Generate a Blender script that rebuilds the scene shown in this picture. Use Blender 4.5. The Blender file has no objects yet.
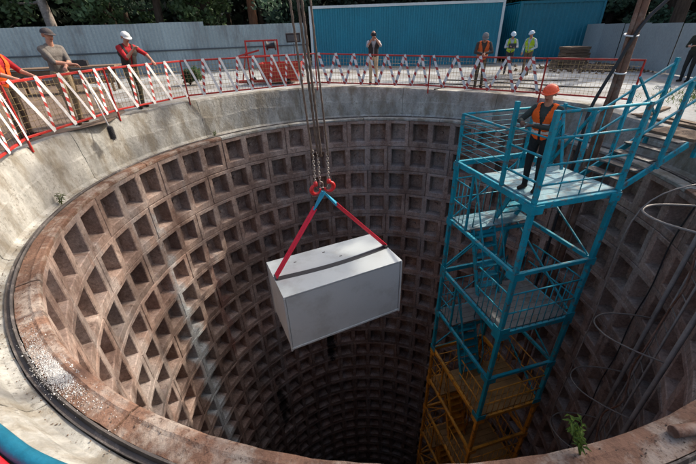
import bpy, bmesh, math, random
import numpy as np
from mathutils import Vector, Matrix, Quaternion
R_ = math.radians
random.seed(7)
rng = np.random.default_rng(11)
scene = bpy.context.scene
col = scene.collection

# ------------------------------------------------------------------ camera, world, sun, exposure
CAM_H = 1.6
cam_d = bpy.data.cameras.new('camera'); cam = bpy.data.objects.new('camera', cam_d); col.objects.link(cam)
cam_d.sensor_width = 36.0; cam_d.lens = 345.0 / 696.0 * 36.0
cam_d.clip_start = 0.05; cam_d.clip_end = 2000
cam.matrix_world = Matrix.Translation((0, 0, CAM_H)) @ Matrix.Rotation(R_(90 - 29.8), 4, 'X') @ Matrix.Rotation(R_(-2.0), 4, 'Z')
scene.camera = cam
scene.cycles.diffuse_bounces = 6; scene.cycles.max_bounces = 10

SUN_AZ, SUN_EL = R_(56), R_(39)
world = bpy.data.worlds.new('World'); scene.world = world; world.use_nodes = True
wn = world.node_tree.nodes; wl = world.node_tree.links
sky = wn.new('ShaderNodeTexSky'); sky.sky_type = 'NISHITA'; sky.sun_disc = False
sky.sun_elevation = SUN_EL; sky.sun_rotation = SUN_AZ; sky.air_density = 1.0; sky.dust_density = 6.0
wl.new(sky.outputs[0], wn['Background'].inputs[0]); wn['Background'].inputs[1].default_value = 0.15
sd = Vector((math.sin(SUN_AZ) * math.cos(SUN_EL), math.cos(SUN_AZ) * math.cos(SUN_EL), math.sin(SUN_EL)))
sun_d = bpy.data.lights.new('sun', 'SUN'); sun_d.energy = 2.65; sun_d.angle = R_(0.6); sun_d.color = (1.0, 0.91, 0.79)
sun = bpy.data.objects.new('sun', sun_d); col.objects.link(sun)
sun.location = sd * 60; sun.rotation_euler = (-sd).to_track_quat('-Z', 'Y').to_euler()
vs = scene.view_settings
vs.view_transform = 'Standard'; vs.look = 'None'; vs.exposure = 0.95; vs.gamma = 1.0; vs.use_curve_mapping = False

# ------------------------------------------------------------------ materials
def nt(name):
    m = bpy.data.materials.new(name); m.use_nodes = True
    return m, m.node_tree.nodes, m.node_tree.links, m.node_tree.nodes['Principled BSDF']
def c4(c): return (c[0], c[1], c[2], 1)
def ramp(N, stops):
    r = N.new('ShaderNodeValToRGB'); e = r.color_ramp.elements
    while len(e) < len(stops): e.new(0.5)
    for el, (p, c) in zip(e, stops): el.position = p; el.color = c4(c) if not isinstance(c, (int, float)) else (c, c, c, 1)
    return r
def noise(N, L, vec, scale, detail=6, rough=0.6):
    n = N.new('ShaderNodeTexNoise'); n.inputs['Scale'].default_value = scale
    n.inputs['Detail'].default_value = detail; n.inputs['Roughness'].default_value = rough
    if vec is not None: L.new(vec, n.inputs['Vector'])
    return n
def mix(N, L, fac, a, b, mode='MIX'):
    m = N.new('ShaderNodeMix'); m.data_type = 'RGBA'; m.blend_type = mode
    for s, v in ((m.inputs[0], fac), (m.inputs[6], a), (m.inputs[7], b)):
        if isinstance(v, (int, float)): s.default_value = v
        elif isinstance(v, tuple): s.default_value = c4(v)
        else: L.new(v, s)
    return m.outputs[2]
def math_n(N, L, op, a, b=None):
    m = N.new('ShaderNodeMath'); m.operation = op
    for i, v in enumerate((a, b)):
        if v is None: continue
        if isinstance(v, (int, float)): m.inputs[i].default_value = v
        else: L.new(v, m.inputs[i])
    return m.outputs[0]
def mat(name, c, rough=0.7, var=0.35, scale=3.0, metal=0.0, bump=0.15, fine=40.0, dirt=None, dirt_amt=0.35, dirt_scale=1.5, rand=0.0, spec=0.4, stretch=None, fv=0.7, fleck=None):
    """weathered surface: broad and fine tone variation, optional dirt or rust patches, fine relief"""
    m, N, L, P = nt(name)
    geo = N.new('ShaderNodeNewGeometry'); vec = geo.outputs['Position']
    if stretch:
        mp = N.new('ShaderNodeMapping'); mp.inputs['Scale'].default_value = stretch; L.new(vec, mp.inputs[0]); svec = mp.outputs[0]
    else: svec = vec
    n1 = noise(N, L, svec, scale)
    r1 = ramp(N, [(0.3, tuple(x * (1 - var) for x in c)), (0.7, tuple(min(1, x * (1 + var * 0.6)) for x in c))])
    L.new(n1.outputs[0], r1.inputs[0]); out = r1.outputs[0]
    n2 = noise(N, L, vec, fine, 4)
    r2 = ramp(N, [(0.3, 0.82), (0.7, 1.12)]); L.new(n2.outputs[0], r2.inputs[0])
    out = mix(N, L, fv, out, r2.outputs[0], 'MULTIPLY')
    if dirt:
        n3 = noise(N, L, svec, dirt_scale, 8, 0.7)
        r3 = ramp(N, [(0.62 - dirt_amt * 0.4, 0.0), (0.72 - dirt_amt * 0.3, 1.0)]); L.new(n3.outputs[0], r3.inputs[0])
        out = mix(N, L, math_n(N, L, 'MULTIPLY', r3.outputs[0], 0.85), out, dirt)
    if fleck:
        n4 = noise(N, L, vec, fleck[1], 5, 0.75); r4 = ramp(N, [(0.55, 0.0), (0.63, 1.0)]); L.new(n4.outputs[0], r4.inputs[0])
        n5 = noise(N, L, vec, fleck[1] * .12, 3); r5 = ramp(N, [(0.4, 0.15), (0.6, 0.9)]); L.new(n5.outputs[0], r5.inputs[0])
        out = mix(N, L, math_n(N, L, 'MULTIPLY', r4.outputs[0], r5.outputs[0]), out, fleck[0])
    if rand:
        oi = N.new('ShaderNodeObjectInfo')
        rr = ramp(N, [(0.0, 1 - rand), (1.0, 1 + rand * 0.5)]); L.new(oi.outputs['Random'], rr.inputs[0])
        out = mix(N, L, 1.0, out, rr.outputs[0], 'MULTIPLY')
    L.new(out, P.inputs['Base Color'])
    rn = ramp(N, [(0.2, max(0, rough - 0.15)), (0.8, min(1, rough + 0.15))]); L.new(n1.outputs[0], rn.inputs[0])
    L.new(rn.outputs[0], P.inputs['Roughness'])
    P.inputs['Metallic'].default_value = metal; P.inputs['Specular IOR Level'].default_value = spec
    if bump:
        b = N.new('ShaderNodeBump'); b.inputs['Strength'].default_value = bump; b.inputs['Distance'].default_value = 0.02
        L.new(n2.outputs[0], b.inputs['Height']); L.new(b.outputs[0], P.inputs['Normal'])
    return m

CX, CY, RI = 0.62, 7.03, 5.75       # shaft axis and inner radius
def lining_material():
    m, N, L, P = nt('lining_concrete')
    geo = N.new('ShaderNodeNewGeometry')
    sub = N.new('ShaderNodeVectorMath'); sub.operation = 'SUBTRACT'; L.new(geo.outputs['Position'], sub.inputs[0]); sub.inputs[1].default_value = (CX, CY, 0)
    sx = N.new('ShaderNodeSeparateXYZ'); L.new(sub.outputs[0], sx.inputs[0])
    ang = math_n(N, L, 'ARCTAN2', sx.outputs[0], sx.outputs[1])
    cv = N.new('ShaderNodeCombineXYZ'); L.new(math_n(N, L, 'MULTIPLY', ang, 5.75), cv.inputs[0]); L.new(math_n(N, L, 'MULTIPLY', sx.outputs[2], 0.10), cv.inputs[1])
    streak = noise(N, L, cv.outputs[0], 1.1, 6, 0.65)
    big = noise(N, L, geo.outputs['Position'], 1.1, 8, 0.72)
    fine = noise(N, L, geo.outputs['Position'], 18, 8, 0.7)
    r = ramp(N, [(0.30, (0.135, 0.088, 0.07)), (0.47, (0.265, 0.194, 0.16)), (0.64, (0.41, 0.335, 0.29))])
    L.new(big.outputs[0], r.inputs[0]); out = r.outputs[0]
    rs = ramp(N, [(0.40, 0.0), (0.52, 0.0), (0.62, 1.0)]); L.new(streak.outputs[0], rs.inputs[0])
    out = mix(N, L, math_n(N, L, 'MULTIPLY', rs.outputs[0], 0.55), out, (0.36, 0.34, 0.325))       # pale mineral run-off
    rs2 = ramp(N, [(0.30, 1.0), (0.42, 0.0)]); L.new(streak.outputs[0], rs2.inputs[0])
    out = mix(N, L, math_n(N, L, 'MULTIPLY', rs2.outputs[0], 0.5), out, (0.10, 0.045, 0.03))         # rust run-off
    def stain(az, z, wa, wz, c, amt):
        da = math_n(N, L, 'MULTIPLY', math_n(N, L, 'SUBTRACT', ang, R_(az)), 1 / R_(wa)); dz = math_n(N, L, 'MULTIPLY', math_n(N, L, 'SUBTRACT', sx.outputs[2], z), 1 / wz)
        d = math_n(N, L, 'SQRT', math_n(N, L, 'ADD', math_n(N, L, 'MULTIPLY', da, da), math_n(N, L, 'MULTIPLY', dz, dz)))
        d = math_n(N, L, 'ADD', d, math_n(N, L, 'MULTIPLY', math_n(N, L, 'SUBTRACT', big.outputs[0], .5), 2.2))
        rm = ramp(N, [(.55, 1.0), (1.0, 0.0)]); L.new(d, rm.inputs[0])
        return mix(N, L, math_n(N, L, 'MULTIPLY', rm.outputs[0], amt), out, c)
    out = stain(-79, -10.0, 4.2, 7.5, (0.46, 0.52, 0.54), .9)      # limescale run
    out = stain(-17, -12.4, 2.6, 1.5, (0.012, 0.011, 0.011), .95)   # black damp patches
    out = stain(-47, -15, 2.6, 3.0, (0.015, 0.013, 0.012), .9)
    out = stain(-64, -7, 3.0, 2.6, (0.16, 0.055, 0.04), .6)
    rf = ramp(N, [(0.3, 0.5), (0.7, 1.3)]); L.new(fine.outputs[0], rf.inputs[0])
    out = mix(N, L, 0.8, out, rf.outputs[0], 'MULTIPLY')
    spk = noise(N, L, geo.outputs['Position'], 7, 8, 0.8); rk = ramp(N, [(0.54, 0.0), (0.66, 0.75)]); L.new(spk.outputs[0], rk.inputs[0])
    out = mix(N, L, rk.outputs[0], out, (0.075, 0.05, 0.04))          # soot and chips
    spl = noise(N, L, geo.outputs['Position'], 5, 8, 0.8); rl = ramp(N, [(0.58, 0.0), (0.70, 0.7)]); L.new(spl.outputs[0], rl.inputs[0]); L.new(sub.outputs[0], spl.inputs['Vector'])
    out = mix(N, L, rl.outputs[0], out, (0.48, 0.43, 0.39))           # pale spalls
    oi = N.new('ShaderNodeObjectInfo'); rr = ramp(N, [(0, (0.72, 0.68, 0.66)), (0.5, (1.0, 0.97, 0.95)), (1, (1.15, 1.02, 0.96))]); L.new(oi.outputs['Random'], rr.inputs[0])
    out = mix(N, L, 1.0, out, rr.outputs[0], 'MULTIPLY')
    L.new(out, P.inputs['Base Color']); P.inputs['Roughness'].default_value = 0.82; P.inputs['Specular IOR Level'].default_value = 0.25
    b = N.new('ShaderNodeBump'); b.inputs['Strength'].default_value = 0.5; b.inputs['Distance'].default_value = 0.02
    L.new(fine.outputs[0], b.inputs['Height']); L.new(b.outputs[0], P.inputs['Normal'])
    return m
M = {}
M['lining'] = lining_material()
M['collar'] = mat('collar_concrete', (0.355, 0.348, 0.315), 0.85, 0.35, 2.6, bump=0.7, fine=16, dirt=(0.19, 0.165, 0.125), dirt_amt=0.42, dirt_scale=1.8, rand=0.12, spec=0.2, stretch=(1.3, 1.3, .55), fleck=((0.15, 0.14, 0.12), 20))
M['ring'] = mat('rusty_ring', (0.185, 0.105, 0.072), 0.85, 0.5, 2.2, bump=0.7, fine=22, dirt=(0.33, 0.28, 0.235), dirt_amt=0.38, dirt_scale=2.6, rand=0.15, spec=0.2, fleck=((0.07, 0.04, 0.03), 26))
M['strip'] = mat('dark_steel_strip', (0.075, 0.065, 0.06), 0.6, 0.4, 4, bump=0.4, fine=30, dirt=(0.25, 0.22, 0.2), dirt_amt=0.2, dirt_scale=5)
M['ground'] = mat('site_ground', (0.34, 0.35, 0.345), 0.9, 0.35, 0.45, bump=0.5, fine=9, dirt=(0.17, 0.145, 0.12), dirt_amt=0.42, dirt_scale=0.25, spec=0.15)
M['earth'] = mat('trodden_earth', (0.17, 0.125, 0.095), 0.95, 0.4, 1.2, bump=0.7, fine=14, spec=0.1)
M['blue'] = mat('blue_paint', (0.005, 0.26, 0.34), 0.5, 0.25, 3, bump=0.15, fine=35, dirt=(0.13, 0.065, 0.035), dirt_amt=0.24, dirt_scale=9, spec=0.3)
M['bluedeck'] = mat('worn_deck_paint', (0.17, 0.34, 0.39), 0.6, 0.4, 4, bump=0.3, fine=40, dirt=(0.16, 0.14, 0.12), dirt_amt=0.35, dirt_scale=4)
M['deckgrey'] = mat('dusty_deck', (0.16, 0.165, 0.16), 0.8, 0.35, 3, bump=0.3, fine=35, dirt=(0.10, 0.085, 0.07), dirt_amt=0.3, dirt_scale=3)
M['orange'] = mat('orange_paint', (0.60, 0.25, 0.02), 0.5, 0.3, 3, bump=0.15, fine=35, dirt=(0.10, 0.055, 0.03), dirt_amt=0.3, dirt_scale=5)
M['orangedeck'] = mat('orange_deck', (0.30, 0.17, 0.06), 0.8, 0.4, 3, bump=0.3, fine=35)
M['red'] = mat('red_paint', (0.42, 0.025, 0.018), 0.45, 0.3, 4, bump=0.12, fine=40, dirt=(0.15, 0.06, 0.04), dirt_amt=0.18, dirt_scale=5)
M['tape_red'] = mat('tape_red', (0.50, 0.06, 0.05), 0.5, 0.25, 8, bump=0.05)
M['tape_white'] = mat('tape_white', (0.72, 0.70, 0.68), 0.5, 0.15, 8, bump=0.05)
M['wire'] = mat('rusty_wire', (0.36, 0.26, 0.12), 0.6, 0.3, 8, bump=0.0, metal=0.3)
M['cabinet'] = mat('cabinet_grey', (0.385, 0.415, 0.41), 0.45, 0.05, 1.0, bump=0.0, fine=60, spec=0.4, fv=0.15, dirt=(0.31, 0.325, 0.31), dirt_amt=0.30, dirt_scale=1.7)
M['sling'] = mat('sling_red', (0.72, 0.015, 0.045), 0.7, 0.15, 10, bump=0.3, fine=120)
M['sling_blue'] = mat('sling_eye_blue', (0.02, 0.28, 0.42), 0.7, 0.15, 10, bump=0.3, fine=120)
M['rope'] = mat('steel_rope', (0.16, 0.12, 0.095), 0.5, 0.35, 10, metal=0.6, bump=0.3, fine=80)
M['chain'] = mat('chain_steel', (0.42, 0.38, 0.34), 0.4, 0.3, 20, metal=0.8, bump=0.1)
M['hook'] = mat('hook_red', (0.55, 0.02, 0.02), 0.4, 0.2, 10, bump=0.1)
M['fence'] = mat('fence_sheet', (0.33, 0.40, 0.41), 0.55, 0.12, 0.6, bump=0.05, fine=12, dirt=(0.20, 0.22, 0.22), dirt_amt=0.38, dirt_scale=0.9, rand=0.13, stretch=(1, 1, .35))
M['fence_r'] = mat('fence_sheet_grey', (0.33, 0.36, 0.36), 0.6, 0.15, 0.6, bump=0.05, fine=12, rand=0.12)
M['fence_dark'] = mat('fence_rail_dark', (0.07, 0.085, 0.095), 0.6, 0.2, 2)
M['container'] = mat('container_blue', (0.012, 0.19, 0.27), 0.5, 0.15, 0.7, bump=0.04, fine=12, rand=0.08)
M['container2'] = mat('container_blue_darker', (0.010, 0.15, 0.21), 0.5, 0.15, 0.7, bump=0.04, fine=12)
M['white_trim'] = mat('white_trim', (0.55, 0.60, 0.60), 0.5, 0.1, 2)
M['wood'] = mat('old_wood', (0.19, 0.125, 0.08), 0.85, 0.4, 3, bump=0.5, fine=30, rand=0.35, stretch=(1, 6, 6))
M['pipe'] = mat('rusty_pipe', (0.17, 0.085, 0.055), 0.75, 0.45, 4, bump=0.4, fine=25, dirt=(0.26, 0.19, 0.15), dirt_amt=0.3, dirt_scale=3)
M['grey_pipe'] = mat('grey_pipe', (0.20, 0.175, 0.155), 0.6, 0.35, 3, bump=0.3, fine=25, metal=0.2)
M['black'] = mat('black_rubber', (0.025, 0.025, 0.027), 0.6, 0.3, 5, bump=0.2)
M['hose_blue'] = mat('hose_blue', (0.006, 0.12, 0.19), 0.5, 0.2, 6, bump=0.15)
M['hose_red'] = mat('hose_red', (0.50, 0.012, 0.02), 0.5, 0.2, 6, bump=0.15)
M['bark'] = mat('bark', (0.075, 0.055, 0.042), 0.95, 0.45, 3, bump=0.9, fine=14, spec=0.1, rand=0.3, stretch=(4, 4, 0.6))
M['bark_red'] = mat('pine_bark', (0.15, 0.075, 0.045), 0.95, 0.4, 3, bump=0.9, fine=14, spec=0.1, stretch=(4, 4, 0.6))
M['bark_pale'] = mat('pale_bark', (0.34, 0.29, 0.25), 0.9, 0.4, 3, bump=0.5, fine=14, spec=0.1, stretch=(2, 2, 3))
M['crumb'] = mat('plaster_crumb', (0.52, 0.51, 0.49), 0.9, 0.3, 12, bump=0.2)
M['skin'] = mat('skin', (0.42, 0.21, 0.14), 0.55, 0.12, 9, bump=0.08, spec=0.35)
def leaf_mat(name, c, tr=0.35):
    m, N, L, P = nt(name)
    geo = N.new('ShaderNodeNewGeometry'); n = noise(N, L, geo.outputs['Position'], 1.3, 3)
    r = ramp(N, [(0.3, tuple(x * 0.55 for x in c)), (0.7, tuple(x * 1.35 for x in c))]); L.new(n.outputs[0], r.inputs[0])
    L.new(r.outputs[0], P.inputs['Base Color']); P.inputs['Roughness'].default_value = 0.55; P.inputs['Specular IOR Level'].default_value = 0.3
    t = N.new('ShaderNodeBsdfTranslucent'); L.new(r.outputs[0], t.inputs[0])
    ms = N.new('ShaderNodeMixShader'); ms.inputs[0].default_value = tr
    L.new(P.outputs[0], ms.inputs[1]); L.new(t.outputs[0], ms.inputs[2]); L.new(ms.outputs[0], N['Material Output'].inputs[0])
    return m
M['leaf'] = leaf_mat('leaf_green', (0.085, 0.14, 0.06))
M['leaf2'] = leaf_mat('leaf_bluegreen', (0.065, 0.115, 0.07))
M['leaf_dark'] = leaf_mat('leaf_dark', (0.022, 0.034, 0.02), 0.2)
M['leaf_bright'] = leaf_mat('leaf_fresh', (0.10, 0.16, 0.025), 0.35)
M['grass'] = leaf_mat('grass_green', (0.09, 0.13, 0.025), 0.3)
def cloth(name, c, var=0.25): return mat(name, c, 0.9, var, 7, bump=0.6, fine=22, spec=0.15)
_cm = {}
def cl(c, emi=False):
    k = tuple(c)
    if k not in _cm: _cm[k] = cloth('cloth_%d' % len(_cm), c)
    return _cm[k]

# ------------------------------------------------------------------ mesh helpers
class MB:
    def __init__(s): s.v = []; s.f = []; s.m = []; s.sm = []
    def add(s, vs, fs, mi=0, smooth=False):
        o = len(s.v); s.v += [tuple(v) for v in vs]; s.f += [tuple(i + o for i in f) for f in fs]
        s.m += [mi] * len(fs); s.sm += [smooth] * len(fs); return s
    def box(s, c, size, rot=None, mi=0):
        hx, hy, hz = (x / 2 for x in size); c = Vector(c)
        vs = [Vector((x, y, z)) for z in (-hz, hz) for x, y in ((-hx, -hy), (hx, -hy), (hx, hy), (-hx, hy))]
        if rot is not None: vs = [rot @ v for v in vs]
        return s.add([v + c for v in vs], [(3, 2, 1, 0), (4, 5, 6, 7), (0, 1, 5, 4), (1, 2, 6, 5), (2, 3, 7, 6), (3, 0, 4, 7)], mi)
    def bar(s, a, b, w, h=None, up=(0, 0, 1), ch=0.12):
        """rectangular bar with chamfered long edges from a to b"""
        h = h or w; a = Vector(a); b = Vector(b); d = (b - a).normalized(); up = Vector(up)
        if abs(d.dot(up)) > 0.98: up = Vector((U2[0], U2[1], 0))
        x = d.cross(up).normalized(); y = x.cross(d).normalized(); k = min(w, h) * ch
        pr = [(w/2-k, h/2), (w/2, h/2-k), (w/2, -h/2+k), (w/2-k, -h/2), (-w/2+k, -h/2), (-w/2, -h/2+k), (-w/2, h/2-k), (-w/2+k, h/2)]
        vs = [p + x * q[0] + y * q[1] for p in (a, b) for q in pr]
        fs = [(i + 8, (i + 1) % 8 + 8, (i + 1) % 8, i) for i in range(8)] + [tuple(range(8)), tuple(range(15, 7, -1))]
        return s.add(vs, fs)
    def tube(s, pts, r, n=8, closed=False, mi=0, smooth=True):
        pts = [Vector(p) for p in pts]; N = len(pts); rs = r if isinstance(r, (list, tuple)) else [r] * N
        vs = []; prev = None
        for i, p in enumerate(pts):
            if closed: d = pts[(i + 1) % N] - pts[i - 1]
            else: d = pts[min(i + 1, N - 1)] - pts[max(i - 1, 0)]
            d = d.normalized() if d.length > 1e-9 else Vector((0, 0, 1))
            if prev is None:
                a = Vector((0, 0, 1)) if abs(d.z) < 0.9 else Vector((1, 0, 0)); x = d.cross(a).normalized()
            else:
                x = prev - d * prev.dot(d); x = x.normalized() if x.length > 1e-6 else d.orthogonal().normalized()
            prev = x; y = d.cross(x)
            for k in range(n):
                t = 2 * math.pi * k / n; vs.append(p + (x * math.cos(t) + y * math.sin(t)) * rs[i])
        fs = []
        for i in range(N if closed else N - 1):
            j = (i + 1) % N
            for k in range(n): fs.append((i*n+k, i*n+(k+1) % n, j*n+(k+1) % n, j*n+k))
        s.add(vs, fs, mi, smooth)
        if not closed:
            o = len(s.v) - len(vs)
            s.f += [tuple(o + k for k in range(n - 1, -1, -1)), tuple(o + (N-1)*n + k for k in range(n))]; s.m += [mi, mi]; s.sm += [False, False]
        return s
    def lathe(s, c, prof, n=16, mi=0, axis=None):
        c = Vector(c); q = Vector((0, 0, 1)).rotation_difference(Vector(axis).normalized()) if axis is not None else None
        vs = []
        for (r, z) in prof:
            for k in range(n):
                t = 2 * math.pi * k / n; v = Vector((r * math.cos(t), r * math.sin(t), z))
                vs.append(c + (q @ v if q else v))
        fs = [(i*n+k, i*n+(k+1) % n, (i+1)*n+(k+1) % n, (i+1)*n+k) for i in range(len(prof)-1) for k in range(n)]
        return s.add(vs, fs, mi, True)
    def mesh(s, name, mats, off=(0, 0, 0)):
        me = bpy.data.meshes.new(name)
        me.from_pydata([(v[0]-off[0], v[1]-off[1], v[2]-off[2]) for v in s.v], [], s.f)
        for m in (mats if isinstance(mats, (list, tuple)) else [mats]): me.materials.append(m)
        me.polygons.foreach_set('material_index', s.m); me.polygons.foreach_set('use_smooth', s.sm); me.update()
        return me
    def build(s, name, mats, parent=None):
        off = WL.get(parent.name, (0, 0, 0)) if parent else None
        if off is None:
            a = np.array(s.v); off = ((a[:, 0].min()+a[:, 0].max())/2, (a[:, 1].min()+a[:, 1].max())/2, a[:, 2].min())
            o = bpy.data.objects.new(name, s.mesh(name, mats, off)); o.location = off; col.objects.link(o); WL[o.name] = off
            return o
        o = bpy.data.objects.new(name, s.mesh(name, mats, off)); col.objects.link(o); o.parent = parent; WL[o.name] = off
        return o
WL = {}                      # world location of each object's origin (its children's vertices are measured from it)
U2 = (1, 0)
def thing(name, label, cat, loc=(0, 0, 0), group=None):
    o = bpy.data.objects.new(name, None); col.objects.link(o); o.location = loc; o.empty_display_size = 0.1
    WL[o.name] = tuple(loc); tag(o, label, cat, group); return o
def tag(o, label=None, cat=None, group=None, kind=None):
    if label: o['label'] = label
    if cat: o['category'] = cat
    if group: o['group'] = group
    if kind: o['kind'] = kind
    return o
def sub(name, parent):       # an empty that is a part with sub-parts
    o = bpy.data.objects.new(name, None); col.objects.link(o); o.parent = parent; WL[o.name] = WL[parent.name]; return o
def pol(az, r, z=0.0):
    a = R_(az); return Vector((CX + r * math.sin(a), CY + r * math.cos(a), z))
def lerp(a, b, t): return a + (b - a) * t
def sstep(a, b, x):
    t = max(0, min(1, (x - a) / (b - a))); return t * t * (3 - 2 * t)

# ------------------------------------------------------------------ ground and collar
Z_RING = CAM_H - 2.64
ZC = [(-180, -.72), (-142, -.70), (-122, -.02), (-104, .01), (-60, .04), (-35, .04), (-14, .01), (-3, -.03), (13, -.12), (26, -.19), (52, -.2), (66, -.22), (78, -.34), (130, -.45), (150, -.7), (180, -.72)]
def zc(az):
    az = (az + 180) % 360 - 180
    for (a, x), (b, y) in zip(ZC, ZC[1:]):
        if a <= az <= b: return lerp(x, y, (az - a) / (b - a))
def gz(x, y):
    dx, dy = x - CX, y - CY; r = math.hypot(dx, dy); az = math.degrees(math.atan2(dx, dy))
    far = -0.2 * sstep(-2, 6, x) * sstep(2, 9, y)
    return lerp(zc(az), far, sstep(7.5, 12, r))
def G(x, y): return (x, y, gz(x, y))

mb = MB(); NA = 144
radii = [6.72, 7.2, 7.8, 8.6, 9.5, 10.5, 12, 14, 17, 21, 27, 36, 55, 100, 220, 600]
for r in radii:
    for k in range(NA):
        q = pol(360 * k / NA, r); z = gz(q.x, q.y) - 0.012
        if 7 < r < 60: z += 0.012 * math.sin(q.x * 1.7 + 1) * math.sin(q.y * 1.3)
        mb.v.append((q.x, q.y, z))
for i in range(len(radii) - 1):
    for k in range(NA):
        k2 = (k + 1) % NA
        mb.f.append((i*NA+k, (i+1)*NA+k, (i+1)*NA+k2, i*NA+k2)); mb.m.append(0); mb.sm.append(True)
tag(mb.build('ground', M['ground']), 'pale grey trodden site ground around the shaft', kind='structure')
# brown earth on the left behind the barrier
def patch(name, cx, cy, rx, ry, rot, m, lift, n=36, label=None):
    mb = MB(); rr = random.Random(name); ph = [rr.uniform(0, 6.28) for _ in range(4)]
    ring = lambda k, s: (lambda t, w: (cx + s*w*(rx*math.cos(t)*math.cos(rot) - ry*math.sin(t)*math.sin(rot)), cy + s*w*(rx*math.cos(t)*math.sin(rot) + ry*math.sin(t)*math.cos(rot))))(2*math.pi*k/n, 1 + .12*math.sin(3*2*math.pi*k/n+ph[0]) + .08*math.sin(7*2*math.pi*k/n+ph[1]))
    S = (0.02, .35, .65, 1.0)
    for s in S:
        for k in range(n):
            x, y = ring(k, s); mb.v.append((x, y, gz(x, y) + lift + 0.012 * math.sin(x * 1.7 + 1) * math.sin(y * 1.3) * (1 if math.hypot(x-CX, y-CY) > 7.3 else 0)))
    for i in range(len(S)-1):
        for k in range(n): mb.f.append((i*n+k, (i+1)*n+k, (i+1)*n+(k+1) % n, i*n+(k+1) % n)); mb.m.append(0); mb.sm.append(True)
    return tag(mb.build(name, m), label, kind='structure')
patch('earth_path', -10.3, 11.5, 2.8, 7.2, 0.55, M['earth'], 0.004, label='brown trodden earth behind the left barrier')

def arc_solid(mb, a0, a1, prof, n, jit=0.0, cap=True):
    """sweep profile [(r, z)] (closed loop) round the shaft axis from a0 to a1; z may be a function of az"""
    m_ = len(prof); vs = []
    for i in range(n + 1):
        az = lerp(a0, a1, i / n)
        for (r, z) in prof:
            zz = z(az) if callable(z) else z
            vs.append(pol(az, r + random.uniform(-jit, jit), zz + random.uniform(-jit, jit) * 0.6))
    fs = [(i*m_+k, i*m_+(k+1) % m_, (i+1)*m_+(k+1) % m_, (i+1)*m_+k) for i in range(n) for k in range(m_)]
    if cap: fs += [tuple(range(m_ - 1, -1, -1)), tuple(n*m_ + k for k in range(m_))]
    mb.add(vs, fs)
cen = (CX, CY, Z_RING)
collar = thing('concrete_collar', 'weathered pale concrete collar ringing the mouth of the shaft', 'shaft collar', cen)
cuts = [-180, -148, -118, -87, -52, -20, 14, 43, 70, 100, 130, 156, 180]
for a0, a1 in zip(cuts, cuts[1:]):
    mb = MB(); g = 0.05
    prof = [(6.085, Z_RING - .35), (6.085, Z_RING - .012), (6.17, Z_RING + .006), (6.215, Z_RING + .05), (6.235, lambda a: lerp(Z_RING, zc(a), .30)),
            (6.25, lambda a: lerp(Z_RING, zc(a), .50 + .03 * math.sin(a * .31) + .015 * math.sin(a * 1.7))), (6.264, lambda a: lerp(Z_RING, zc(a), .54 + .03 * math.sin(a * .31) + .015 * math.sin(a * 1.7))), (6.305, lambda a: lerp(Z_RING, zc(a), .78)), (6.345, lambda a: zc(a) - .05), (6.375, lambda a: zc(a)), (6.74, lambda a: zc(a)), (6.74, Z_RING - .35)]
    arc_solid(mb, a0 + g, a1 - g, prof, int((a1 - a0) / 1.6), 0.006)
    mb.build('collar_section', M['collar'], collar)
ring = thing('ring_beam', 'rust brown iron ring flange capping the tubbing lining', 'ring beam', cen)
cuts = [-180 + 360 / 14 * k + random.uniform(-2, 2) for k in range(14)]; cuts[3] = -126.0
cuts.append(cuts[0] + 360)
for a0, a1 in zip(cuts, cuts[1:]):
    mb = MB(); dz = random.uniform(-.006, .006)
    prof = [(5.74, Z_RING - .07), (5.745, Z_RING - .012 + dz), (5.765, Z_RING + dz), (5.80, Z_RING + .004 + dz), (5.83, Z_RING + .012 + dz), (5.86, Z_RING + .002 + dz), (5.99, Z_RING - .004 + dz), (5.99, Z_RING - .07)]
    arc_solid(mb, a0 + .09, a1 - .09, prof, 20, 0.0045)
    mb.build('ring_plate', M['collar'] if -55 < ((a0 + a1) / 2 + 180) % 360 - 180 < 110 else M['ring'], ring)
for a0, a1 in ((-180, -60), (-60, 60), (60, 180)):
    mb = MB(); arc_solid(mb, a0 + .05, a1 - .05, [(6.0, Z_RING - .2), (6.0, Z_RING + .015), (6.02, Z_RING + .028), (6.035, Z_RING - .012), (6.062, Z_RING - .012), (6.07, Z_RING + .012), (6.078, Z_RING + .012), (6.078, Z_RING - .2)], 70, 0.002)
    mb.build('steel_strip', M['strip'], ring)

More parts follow.
